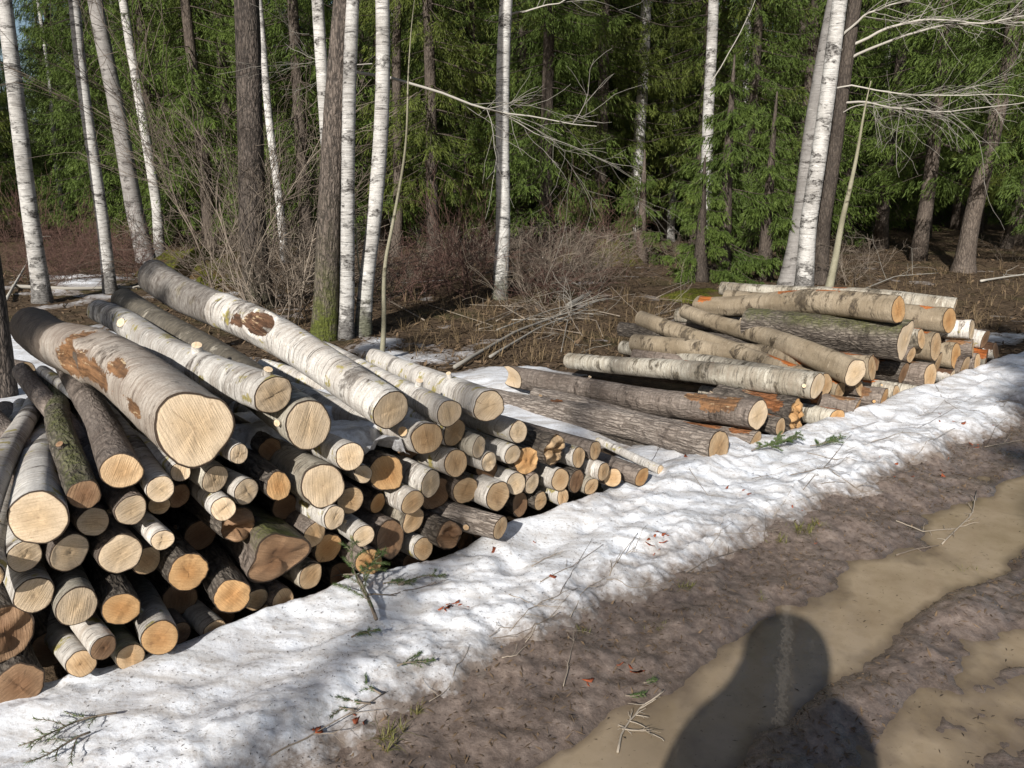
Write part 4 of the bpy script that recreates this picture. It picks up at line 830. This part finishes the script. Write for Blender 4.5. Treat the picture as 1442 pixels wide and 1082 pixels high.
# trees on the other side of the road, behind the photographer: they cast the shade over the far ends of the stack
for x, y, sc, lab in [(-6.4, -4.7, .6, 'second slim tree across the road behind the photographer'), (-1.9, -11.4, 1.0, 'tall tree across the road behind the photographer'), (-5.45, -4.0, .6, 'slim tree across the road behind the photographer')]:
    tree_copy('spruce_tree', SHADE, x, y, 1.0, sc, lab, 'trees across the road', 0.0)
o, P = trunk_tree('birch_tree', (-6.1, -12.8, 0), (-6.1, -12.7, 9), .10, 'birchtree', 'bare birch across the road behind the photographer', 15.0, 'trees across the road', 91)
obj('crown', BARE[0], o)

# ------------------------------------------------------------------ shrubs, brush, grass
def shrub_mesh(seed, h, n, mat, depth=2, spread=.45, lean=.5, r=.008, a=(.0, .5)):
    g = np.random.default_rng(seed); mb = MB()
    for k in range(n):
        az = g.uniform(0, 6.283); l = g.uniform(.1, 1) * lean
        grow(mb, (g.normal(0, .12), g.normal(0, .12), -.05), (l * math.cos(az), l * math.sin(az), 1), h * g.uniform(.5, 1.1), r * g.uniform(.5, 1.1), depth, g, spread, .1, g.uniform(*a), 7, 4, .0022, (4, 7), .17)
    return mb.mesh('stems', mat)
SHR = [shrub_mesh(31, 1.5, 7, MAT['redtwig']), shrub_mesh(32, 1.1, 9, MAT['twig'], 2, .6, .9), shrub_mesh(33, 2.4, 5, MAT['twig'], 2, .35, .35, .009), shrub_mesh(34, 1.0, 12, MAT['redtwig'], 2, .7, 1.4, .007)]
def shrub(px, py, k, sc, lab, grp):
    p = atz(px, py, .06); o = empty('bare_shrub', (p[0], p[1], float(land_h(p[0], p[1]))), px * .37, scale=sc); tag(o, lab, 'shrub', grp); obj('stems', SHR[k], o)
for i, (px, py) in enumerate([(90, 405), (110, 390), (75, 385), (140, 385), (175, 395), (200, 400), (100, 370), (60, 372), (170, 370), (35, 395), (20, 375), (130, 365)]):
    shrub(px, py, (3, 0, 3)[i % 3], .75 + .3 * (i % 4) / 4, 'reddish bare shrub among the left birches', 'reddish shrubs among the left birches')
for i, (px, py) in enumerate([(660, 400), (640, 415), (740, 415), (765, 400), (790, 412), (815, 395), (835, 385), (680, 380), (755, 385), (800, 375), (850, 400), (600, 410), (625, 395), (650, 420), (725, 395), (780, 425), (830, 405), (670, 415), (810, 420), (580, 425), (760, 425), (870, 390)]):
    shrub(px, py, (1, 0, 1, 3)[i % 4], .8 + .3 * (i % 5) / 5, 'tangled bare brush around the single white birch', 'brush around the single white birch')
for i, (px, py) in enumerate([(330, 425), (385, 430), (350, 440), (410, 440), (395, 420), (310, 415), (430, 445), (420, 400), (300, 430), (340, 405), (375, 410), (405, 455), (445, 420), (500, 430)]):
    shrub(px, py, (2, 1)[i % 2], .9 + .2 * (i % 3), 'thin bare saplings and twigs around the scaly-barked tree', 'saplings around the scaly-barked tree')
for i, (px, py) in enumerate([(1195, 405), (1225, 385), (1420, 372), (960, 375), (870, 372), (560, 420)]):
    shrub(px, py, 1, .7, 'low bare bush at the edge of the wood', 'low bushes at the wood edge')
# fallen grey branches between the stacks and the trees
def fallen(pts, r, seed, lab, kids=6, z=.05, mat='limb', a=.5):
    g = np.random.default_rng(seed); P = []
    for x, y in pts:
        p = atz(x, y, z); p[2] = float(surf(p[0], p[1])) + z; P.append(p)
    P = np.array(P); t = np.linspace(0, 1, len(P)); tt = np.linspace(0, 1, 14); C = np.stack([np.interp(tt, t, P[:, i]) for i in range(3)], -1)
    o = empty('fallen_branch', Vector(C[0])); tag(o, lab, 'branch', 'fallen branches'); C = C - C[0]; mb = MB()
    mb.tube(C, np.linspace(r, r * .4, 14), 6, a); ob = mb.build('stem', MAT[mat], o)
    mb = MB()
    for k in range(kids):
        i = int(g.uniform(2, 12)); d = C[i + 1] - C[i]; d /= np.linalg.norm(d)
        grow(mb, C[i], d + g.normal(0, .5, 3) + np.array([0, 0, .25]), g.uniform(.3, .9), r * .4, 1, g, .5, -.1, a * .8, 5, 3, .002, (2, 4))
    if kids: tag(mb.build('side_twigs', MAT[mat], o), kind='stuff')
fallen([(640, 520), (730, 470), (800, 445), (858, 428)], .018, 1, 'long grey fallen branch leading up to the brush')
fallen([(690, 505), (760, 465), (830, 440)], .014, 2, 'grey fallen branch lying beside the longest one')
fallen([(800, 436), (826, 424), (832, 420)], .035, 3, 'stubby grey birch branch on the forest floor', 0)
fallen([(700, 470), (780, 440), (860, 430)], .010, 4, 'thin arched branch in the brush')
fallen([(720, 455), (800, 452), (790, 500)], .007, 5, 'bent thin twig near the heap')
fallen([(20, 412), (100, 416), (240, 410), (340, 402)], .032, 6, 'thin fallen trunk lying behind the left birches', 3, .04, 'limb', .35)
fallen([(10, 430), (45, 375), (55, 330)], .022, 7, 'pale crooked branch leaning at the outer birch', 3, .05, 'limb', .9)
fallen([(1200, 420), (1260, 400), (1320, 395)], .012, 8, 'dead branch on the mossy clearing')
fallen([(1380, 405), (1420, 398), (1470, 392)], .020, 9, 'pale branch by the light brown spruce', 4, .05, 'limb', .8)
for k in range(16):
    gg = np.random.default_rng(200 + k); x, y = gg.uniform(560, 960), gg.uniform(425, 500)
    fallen([(x, y), (x + gg.uniform(-60, 60), y - gg.uniform(5, 30)), (x + gg.uniform(-110, 110), y - gg.uniform(8, 45))], gg.uniform(.004, .009), 300 + k, 'thin dead branch on the brown floor between brush and heap', 4, .03, 'twig', gg.uniform(.3, .9))
# moss hummocks
def mound(px, py, rx, ry, h, lab):
    p = atz(px, py, .05); U = np.linspace(0, 1, 14); T = np.linspace(0, 2 * math.pi, 33)[:-1]
    A, B = np.meshgrid(U, T, indexing='ij'); X, Y = A * np.cos(B) * rx, A * np.sin(B) * ry
    Z = h * (1 - A ** 2) * (1 + .35 * fbm(X * 3 + px, Y * 3, 3.0, 3)) - .08 * A ** 6
    n, k = A.shape; i = np.arange(n - 1)[:, None] * k; j = np.arange(k)[None]; j2 = (j + 1) % k
    Q = np.stack([i + j, i + k + j, i + k + j2, i + j2], -1).reshape(-1, 4)
    o = obj('moss_hummock', mesh('moss_hummock', np.stack([X, Y, Z], -1).reshape(-1, 3), Q, MAT['moss']), None, (p[0], p[1], float(land_h(p[0], p[1]))))
    tag(o, lab, 'mound')
mound(270, 392, 1.0, .8, .42, 'yellow-green mossy hummock behind the thickest logs'); mound(300, 410, .5, .5, .22, 'smaller mossy hummock beside the big one'); mound(845, 375, .9, .7, .45, 'brown leafy mound in front of the dark gap'); mound(985, 425, .7, .5, .12, 'low mossy rise behind the loose heap')
def blades(mat, n, centers, lmin, lmax, w, seed, name, lay=1.0):
    g = np.random.default_rng(seed); c = centers[g.integers(0, len(centers), n)]
    az = g.uniform(0, 6.283, n); l = g.uniform(lmin, lmax, n); ti = g.uniform(.15, 1, n) * lay
    d = np.stack([np.cos(az) * np.sin(ti), np.sin(az) * np.sin(ti), np.cos(ti)], -1); sd = np.stack([-np.sin(az), np.cos(az), np.zeros(n)], -1)
    m1 = c + d * (l * .55)[:, None]; tip = c + d * l[:, None] + np.stack([np.cos(az), np.sin(az), -np.ones(n) * .6], -1) * (l * .25 * ti)[:, None]
    V = np.stack([c - sd * w, c + sd * w, m1 + sd * w * .8, m1 - sd * w * .8, tip], 1); b = np.arange(n)[:, None] * 5
    return mesh(name, V.reshape(-1, 3), [b + np.array([[0, 1, 2, 3]]), b + np.array([[3, 2, 4]])], mat, {'tint': np.repeat(g.random(n), 5)}, False)
g = np.random.default_rng(5)
def scatter(n, boxes, seed, hf=land_h):
    g = np.random.default_rng(seed); out = []
    for (x0, x1, y0, y1, wgt) in boxes:
        k = int(n * wgt); px, py = g.uniform(x0, x1, k), g.uniform(y0, y1, k)
        r = np.stack([(px - IMW / 2) / F, CP - (py - IMH / 2) / F * SP, -SP - (py - IMH / 2) / F * CP], -1); t = (.05 - CAMH) / r[:, 2]
        P = CAMP + r * t[:, None]; P[:, 2] = hf(P[:, 0], P[:, 1]); out.append(P)
    return np.concatenate(out)
c = scatter(900, [(560, 1000, 420, 510, .4), (880, 1010, 440, 480, .1), (1180, 1442, 385, 470, .3), (200, 700, 380, 470, .2)], 8)
tag(obj('dead_grass', blades(MAT['deadgrass'], 6500, c, .06, .28, .0022, 9, 'dead_grass', 1.35)), 'dry straw-coloured grass on the forest floor', kind='stuff')
def slivers(P, lmin, lmax, wmin, wmax, seed, mat, name, lift=.004, nz=.25):
    g = np.random.default_rng(seed); n = len(P); az = g.uniform(0, 6.283, n); l = g.uniform(lmin, lmax, n); w = g.uniform(wmin, wmax, n)
    d = np.stack([np.cos(az), np.sin(az), g.normal(0, nz, n)], -1); sd = np.stack([-np.sin(az), np.cos(az), g.normal(0, nz, n)], -1); c = P + np.array([0, 0, 1]) * lift
    V = np.stack([c - d * l[:, None] * .5, c + sd * w[:, None], c + d * l[:, None] * .5, c - sd * w[:, None]], 1)
    V[:, 1, 2] += w * .5; V[:, 3, 2] += w * .3
    return mesh(name, V.reshape(-1, 3), np.arange(4 * n).reshape(-1, 4), mat, {'tint': np.repeat(g.random(n), 4)}, False)
P = scatter(26000, [(-60, 1500, 395, 520, .55), (-60, 1500, 340, 400, .45)], 10)
tag(obj('leaf_litter', slivers(P, .02, .17, .002, .014, 11, MAT['litter'], 'leaf_litter', .01, .35)), 'brown leaves and twigs covering the forest floor', kind='stuff')
gs = np.random.default_rng(13)
s_, q_ = gs.uniform(.3, 7.5, 11000), gs.uniform(-.2, .85, 11000); x_, y_ = xy(s_, q_)
P = np.stack([x_, y_, surf(x_, y_)], -1)
tag(obj('needle_litter', slivers(P, .004, .015, .0005, .0013, 14, MAT['dirt'], 'needle_litter', .002, .2)), 'dark needles and bark specks strewn over the snow', kind='stuff')
s_, q_ = gs.uniform(.3, 6.5, 14000), gs.uniform(.55, 2.3, 14000); x_, y_ = xy(s_, q_); z_ = road_h(s_, q_); k_ = z_ > -.015
P = np.stack([x_, y_, z_], -1)[k_]
tag(obj('mud_litter', slivers(P, .005, .04, .0008, .0042, 15, MAT['litter'], 'mud_litter', .003, .3)), 'bits of bark and straw trodden into the mud', kind='stuff')
s_, q_ = gs.uniform(.5, 5.5, 1400), gs.uniform(1.0, 2.2, 1400); k_ = noise3(s_ * 3, q_ * 3, 41.0) > .12; s_, q_ = s_[k_], q_[k_]; z_ = np.where(q_ < 1.575, WATER1, WATER2); k_ = road_h(s_, q_) < z_; x_, y_ = xy(s_, q_)
tag(obj('floating_litter', slivers(np.stack([x_, y_, z_], -1)[k_], .004, .028, .0006, .003, 16, MAT['dirt'], 'floating_litter', .0012, .03)), 'dark bits of bark and straw floating on the puddles', kind='stuff')
# grass tufts by the road edge
for i, (px, py, n, sc) in enumerate([(548, 1040, 90, 1.0), (585, 1010, 40, .7), (1128, 752, 110, 1.1), (1100, 765, 60, .9), (1150, 745, 60, .8), (965, 832, 40, .7), (925, 880, 30, .6), (820, 890, 30, .6), (1365, 790, 40, 1.0), (1075, 838, 30, .5)]):
    p = atz(px, py, .02); p[2] = float(surf(p[0], p[1]))
    gg = np.random.default_rng(i); cc = np.stack([gg.normal(0, .03, 12), gg.normal(0, .03, 12), np.zeros(12)], -1) * sc
    o = obj('grass_tuft', blades(MAT['grass'], n, cc, .02 * sc, .06 * sc, .0011, 60 + i, 'grass_tuft', 1.4), None, Vector(p)); tag(o, 'small yellow-green grass tuft at the muddy road edge', 'grass', 'grass tufts along the road edge')
# red bark flakes
def flake_mesh(seed):
    g = np.random.default_rng(seed); n = 9; th = np.sort(g.uniform(0, 6.283, n)); r = g.uniform(.5, 1, n); x, y = r * np.cos(th), .5 * r * np.sin(th); z = .35 * x * x
    top = np.stack([x, y, z + .10], -1); bot = np.stack([x, y, z], -1); V = np.vstack([top, bot, [[0, 0, .10]], [[0, 0, 0]]]); j = np.arange(n); k = (j + 1) % n
    return mesh('bark_flake', V, [np.stack([n + j, n + k, k, j], -1), np.vstack([np.stack([j, k, np.full(n, 2 * n)], -1), np.stack([n + k, n + j, np.full(n, 2 * n + 1)], -1)])], MAT['flake'], {'tint': g.random(len(V))}, False)
FL = [flake_mesh(70 + k) for k in range(5)]
spotsF = [(640, 853, 24, 16, 9), (920, 760, 28, 14, 9), (445, 1035, 10, 14, 3), (500, 1022, 14, 8, 3), (1270, 660, 60, 30, 7), (1380, 625, 40, 12, 5), (1330, 590, 40, 20, 4), (880, 950, 20, 12, 3), (830, 975, 20, 10, 2), (1240, 828, 14, 8, 2), (1130, 735, 40, 30, 4), (700, 790, 120, 60, 4), (1040, 690, 60, 30, 4)]
for i, (px, py, sx, sy, n) in enumerate(spotsF):
    for k in range(n):
        x, y = px + g.normal(0, sx * .5), py + g.normal(0, sy * .5); p = atz(x, y, .08); p = atz(x, y, float(surf(p[0], p[1]))); p[2] = float(surf(p[0], p[1])) + .001
        o = obj('bark_flake', FL[int(g.integers(0, 5))], None, Vector(p)); o.rotation_euler = (g.normal(0, .4), g.normal(0, .4), g.uniform(0, 6.28)); o.scale = (float(g.uniform(.010, .028) * (1.5 if i == 2 else 1)),) * 3
        tag(o, 'reddish bark flake scattered on snow and mud', 'bark flake', 'red bark flakes')
# twigs on snow and mud
def twig_thing(pts, r, seed, lab, kids=4, a=.6, klen=.10, grp='twigs on the snow and mud', lift=.006):
    g = np.random.default_rng(seed); P = []
    for x, y in pts:
        p = atz(x, y, .05); p = atz(x, y, float(surf(p[0], p[1]))); p[2] = max(float(surf(p[0], p[1])), WATER1) + lift; P.append(p)
    P = np.array(P); t = np.linspace(0, 1, len(P)); tt = np.linspace(0, 1, 11); C = np.stack([np.interp(tt, t, P[:, i]) for i in range(3)], -1)
    C[:, :2] += .006 * np.stack([noise3(tt * 6, seed, 1.5), noise3(tt * 6, seed, 2.5)], -1); C[:, 2] = np.maximum(np.maximum(surf(C[:, 0], C[:, 1]), WATER1) + .002, C[:, 2])
    o0 = C[0].copy(); C = C - o0; mb = MB(); mb.tube(C, np.linspace(r, r * .5, 11), 5, a)
    for k in range(kids):
        i = int(g.uniform(1, 9)); d = C[i + 1] - C[i]; d /= np.linalg.norm(d); dd = d + g.normal(0, .8, 3); dd[2] = abs(dd[2]) * .2
        grow(mb, C[i], dd, g.uniform(.4, 1.2) * klen, r * .6, 1, g, .5, -.1, a, 4, 4, .0008, (0, 2), .2)
    o = mb.build('twig', MAT['twig']); o.location = Vector(o0); tag(o, lab, 'twig', grp); return o
twig_thing([(530, 874), (508, 838), (490, 812), (465, 776)], .007, 71, 'pinkish brown branch end lying against the foot of the stack', 4, .45, .12, lift=.03)
twig_thing([(868, 1075), (880, 1040), (905, 1010), (935, 985)], .004, 1, 'pale many-forked twig lying in the puddle', 12, .95, .07)
twig_thing([(875, 1045), (910, 1050), (935, 1062)], .003, 2, 'pale curved twig beside the forked one in the puddle', 3, .95, .05)
twig_thing([(1325, 772), (1345, 755), (1368, 738), (1372, 705)], .004, 3, 'pale forked twig at the edge of the far puddle', 7, .95, .08)
twig_thing([(1262, 735), (1300, 750), (1350, 752)], .003, 4, 'thin pale twig beside the far puddle', 4, .9, .06)
twig_thing([(1260, 800), (1290, 782), (1320, 775)], .004, 5, 'dark wet twig on the mud by the far puddle', 2, .2, .05)
twig_thing([(380, 1050), (440, 1018), (545, 970)], .0025, 6, 'thin brown twig across the snow edge', 3, .3)
twig_thing([(550, 835), (600, 828), (632, 822)], .0018, 7, 'thin dark twig on the smooth snow', 2, .1, .05)
for k in range(50):
    gg = np.random.default_rng(900 + k)
    if k < 26: x, y = gg.uniform(1080, 1430), 0; y = 690 - (x - 1080) * .36 + gg.normal(0, 26)
    elif k < 40: x = gg.uniform(600, 1100); y = 950 - (x - 600) * .42 + gg.normal(0, 30)
    else: x = gg.uniform(480, 1300); y = 930 - (x - 480) * .40 + gg.uniform(-120, 60)
    an = gg.normal(-.35, .5); l = gg.uniform(15, 55)
    twig_thing([(x - l * math.cos(an), y - l * math.sin(an)), (x, y + gg.normal(0, 4)), (x + l * math.cos(an), y + l * math.sin(an))], gg.uniform(.0010, .0023), 950 + k, 'thin broken twig on the dirty snow or mud' , int(gg.integers(0, 4)), gg.uniform(.1, .8), .08)
# cut spruce sprigs
def sprig(px, py, ang, L, lab, seed, n=7, dens=1.0, stand=0.0):
    p = atz(px, py, .06); p = atz(px, py, float(surf(p[0], p[1]))); p[2] = float(surf(p[0], p[1])) + .008
    o = empty('spruce_sprig', Vector(p), ang); tag(o, lab, 'sprig', 'spruce sprigs on the ground'); g = np.random.default_rng(seed); mb = MB(); tw = []
    up = stand
    t = np.linspace(0, 1, 8); C = np.stack([L * t, .07 * L * np.sin(t * 5 + seed), L * up * t + .01], -1); mb.tube(C, np.linspace(.0035, .0015, 8), 5, .35); tw.append(C)
    for k in range(n):
        f = .2 + .75 * k / n; b = np.array([np.interp(f, t, C[:, i]) for i in range(3)]); sg = (-1) ** k; l = L * .6 * (1.1 - f) * g.uniform(.35, 1.35)
        d = np.array([g.uniform(.35, 1.0), sg * g.uniform(.2, .9), g.uniform(-.1, .45) + up * .3]); d /= np.linalg.norm(d); t6 = np.linspace(0, 1, 6)
        D = b + d * (t6 * l)[:, None] + np.outer(t6 ** 2, [g.normal(0, .15) * l, g.normal(0, .15) * l, -.25 * l]); D[:, 2] = np.maximum(D[:, 2], .002)
        mb.tube(D, np.linspace(.002, .001, 6), 4, .3, False); tw.append(D)
    mb.build('stem', MAT['twig'], o)
    Ps, Ds = [], []
    for D in tw:
        l = np.linalg.norm(D[-1] - D[0]); k = int(l * 1300 * dens); f = g.uniform(.1, 1, k); b = np.stack([np.interp(f, np.linspace(0, 1, len(D)), D[:, i]) for i in range(3)], -1)
        ax = (D[-1] - D[0]) / l; v = g.normal(size=(k, 3)); v -= (v @ ax)[:, None] * ax; v /= np.linalg.norm(v, axis=1)[:, None]; Ps.append(b); Ds.append(ax * .75 + v * .75)
    Ps, Ds = np.concatenate(Ps), np.concatenate(Ds); k = len(Ps); w = np.cross(Ds, g.normal(size=(k, 3))); w /= np.linalg.norm(w, axis=1)[:, None]; ln = g.uniform(.010, .018, k)
    V = np.stack([Ps - w * .0011, Ps + w * .0011, Ps + Ds * ln[:, None]], 1)
    V[..., 2] = np.maximum(V[..., 2], -.004)
    obj('needles', mesh('needles', V.reshape(-1, 3), np.arange(3 * k).reshape(-1, 3), MAT['sprig'], {'tint': np.repeat(g.random(k), 3)}, False), o)
sprig(525, 985, 2.9, .26, 'dense green spruce sprig on the lower edge of the snow', 1, 12, 1.6); sprig(540, 975, 2.7, .22, 'second green sprig tangled with the dense one', 2, 10, 1.4); sprig(500, 1000, 3.2, .18, 'short sprig under the dense green one', 21, 9, 1.4)
sprig(165, 1010, 3.7, .24, 'bare-looking grey-green sprig on the near snow', 3, 7, .35); sprig(130, 1040, 3.9, .16, 'thin grey sprig beside the bare-looking one', 4, 5, .4)
sprig(522, 868, 2.0, .26, 'upright spruce twig leaning on the stack with pinkish stem', 5, 8, .9, .8); sprig(510, 835, 1.2, .16, 'green sprig hanging at the foot of the stack', 6, 7, 1.2, .4); sprig(540, 830, .3, .12, 'small sprig on snow by the stack foot', 7, 5, 1.0)
sprig(1062, 640, .7, .26, 'bushy green sprig at the end of the notched log', 8, 12, 1.6, .15); sprig(1082, 632, .4, .24, 'flat green sprig beside the bushy one', 9, 12, 1.5, .2); sprig(1140, 622, .3, .26, 'green sprig under the orange-ended logs', 10, 9, 1.3, .1)
sprig(560, 830, .5, .15, 'thin needle twig on the smooth snow', 11, 1, .7); sprig(495, 905, .5, .10, 'tiny flat sprig on the snow', 12, 4, 1.0); sprig(560, 945, .4, .12, 'small sprig above the dense green one', 13, 5, .8); sprig(605, 815, .3, .06, 'tiny green sprig on the snow above the dirty streak', 14, 3, .8)
sprig(880, 1005, .2, .07, 'small wet sprig in the near puddle', 15, 4, 1.0); sprig(905, 980, .4, .05, 'tiny sprig floating at the puddle edge', 16, 3, 1.0)

# ------------------------------------------------------------------ the photographer behind the lens, whose shadow falls on the road
def skin_mesh(name, chains, mat, parent, sub=2):
    vs, es, rs = [], [], []; idx = {}
    def vid(p, r):
        k = tuple(round(c, 3) for c in p)
        if k not in idx: idx[k] = len(vs); vs.append(p); rs.append(r)
        return idx[k]
    for ch in chains:
        ids = [vid(p, r) for p, r in ch]; es += list(zip(ids[:-1], ids[1:]))
    me = bpy.data.meshes.new(name); me.from_pydata(vs, es, []); me.materials.append(mat); o = obj(name, me, parent)
    md = o.modifiers.new('skin', 'SKIN'); md.use_smooth_shade = True
    for i, r in enumerate(rs):
        sv = me.skin_vertices[0].data[i]; r = r if isinstance(r, tuple) else (r, r); sv.radius = r
    me.skin_vertices[0].data[0].use_root = True
    md = o.modifiers.new('smooth', 'SUBSURF'); md.levels = 1; md.render_levels = sub; return o
per = empty('person', (-.07, -.27, 0)); tag(per, 'person in a dark hooded jacket holding a compact camera up to the face', 'person')
pel = ((0, -.02, .95), (.15, .11)); chest = ((0, 0, 1.30), (.17, .12)); neck = ((0, .01, 1.47), (.06, .06))
LA = [((0, 0, 1.40), (.10, .10)), ((-.21, 0, 1.41), .075), ((-.25, .07, 1.15), .056), ((-.085, .16, 1.42), .040), ((-.018, .205, 1.54), .033)]
RA = [((0, 0, 1.40), (.10, .10)), ((.21, 0, 1.41), .075), ((.26, .07, 1.15), .056), ((.18, .16, 1.42), .040), ((.118, .205, 1.54), .033)]
def leg(sx): return [pel, ((sx * .09, -.02, .86), .095), ((sx * .11, .0, .50), .062), ((sx * .12, -.02, .10), .042), ((sx * .13, .12, .045), .036)]
head = [neck, ((0, .03, 1.55), (.07, .075)), ((0, .035, 1.63), (.082, .10)), ((0, .03, 1.70), (.078, .092)), ((0, .02, 1.735), (.04, .05))]
body = skin_mesh('body', [[pel, ((0, -.01, 1.12), (.135, .10)), chest, ((0, 0, 1.40), (.10, .10)), neck], head[0:], LA, RA, leg(-1), leg(1)], MAT['skin'], per)
for sx in (-1, 1):
    for k in range(4):
        z = 1.617 - .017 * k; X0 = .05; b = (X0 + sx * .070, .207, 1.560 - .010 * k)
        skin_mesh('finger', [[(b, .010), ((X0 + sx * .066, .235, z), .009), ((X0 + sx * .050, .256, z), .008), ((X0 + sx * .034, .254, z - .002), .007)]], MAT['skin'], per, 1)
    skin_mesh('thumb', [[((.05 + sx * .068, .202, 1.545), .012), ((.05 + sx * .052, .206, 1.57), .010), ((.05 + sx * .034, .214, 1.585), .008)]], MAT['skin'], per, 1)
def grow_r(ch, k, lo=0.0): return [(p, tuple(c * k + lo for c in r) if isinstance(r, tuple) else r * k + lo) for p, r in ch]
skin_mesh('jacket', [grow_r([((0, -.02, .84), (.17, .13)), ((0, -.02, .95), (.165, .125)), ((0, -.01, 1.12), (.155, .12)), chest, ((0, 0, 1.40), (.10, .10)), neck], 1.06, .012), grow_r(LA[:-1], 1.05, .014), grow_r(RA[:-1], 1.05, .014)], MAT['jacket'], per)
skin_mesh('trousers', [grow_r([pel, ((-.09, -.02, .86), .095), ((-.11, .0, .50), .062), ((-.12, -.02, .14), .05)], 1.05, .012), grow_r([pel, ((.09, -.02, .86), .095), ((.11, .0, .50), .062), ((.12, -.02, .14), .05)], 1.05, .012)], MAT['trousers'], per)
for sx in (-1, 1): skin_mesh('boot', [[((sx * .12, -.03, .22), .062), ((sx * .12, -.03, .07), .058), ((sx * .125, .06, .05), .05), ((sx * .13, .15, .042), .042)]], MAT['boot'], per)
skin_mesh('hood', [[((0, -.04, 1.47), (.085, .08)), ((0, -.035, 1.54), (.155, .12)), ((0, -.02, 1.64), (.172, .14)), ((0, -.02, 1.73), (.145, .13)), ((0, -.02, 1.79), (.07, .07))]], MAT['jacket'], per)
cm = empty('compact_camera', (0, -.035, CAMH)); tag(cm, 'small black compact camera held in both hands', 'camera')
def boxmesh(name, sx, sy, sz, mat):
    V = np.array([[x, y, z] for x in (-sx, sx) for y in (-sy, sy) for z in (-sz, sz)]); return mesh(name, V, np.array([[0, 1, 3, 2], [4, 6, 7, 5], [0, 4, 5, 1], [2, 3, 7, 6], [0, 2, 6, 4], [1, 5, 7, 3]]), mat, None, False)
b = obj('body', boxmesh('body', .048, .011, .029, MAT['camera']), cm); bv = b.modifiers.new('bevel', 'BEVEL'); bv.width = .005; bv.segments = 2
mb = MB(); mb.tube([(0, .010, 0), (0, .020, 0), (0, .030, 0)], [.024, .022, .019], 20); lb = mb.build('lens_barrel', MAT['camera'], cm)
mb = MB(); mb.tube([(0, .0302, 0), (0, .0306, 0)], [.013, .012], 16); mb.build('front_glass', MAT['glass'], lb)
mb = MB(); mb.tube([(.028, 0, .028), (.028, 0, .033)], [.006, .0055], 12); mb.build('shutter_button', MAT['camera'], cm)
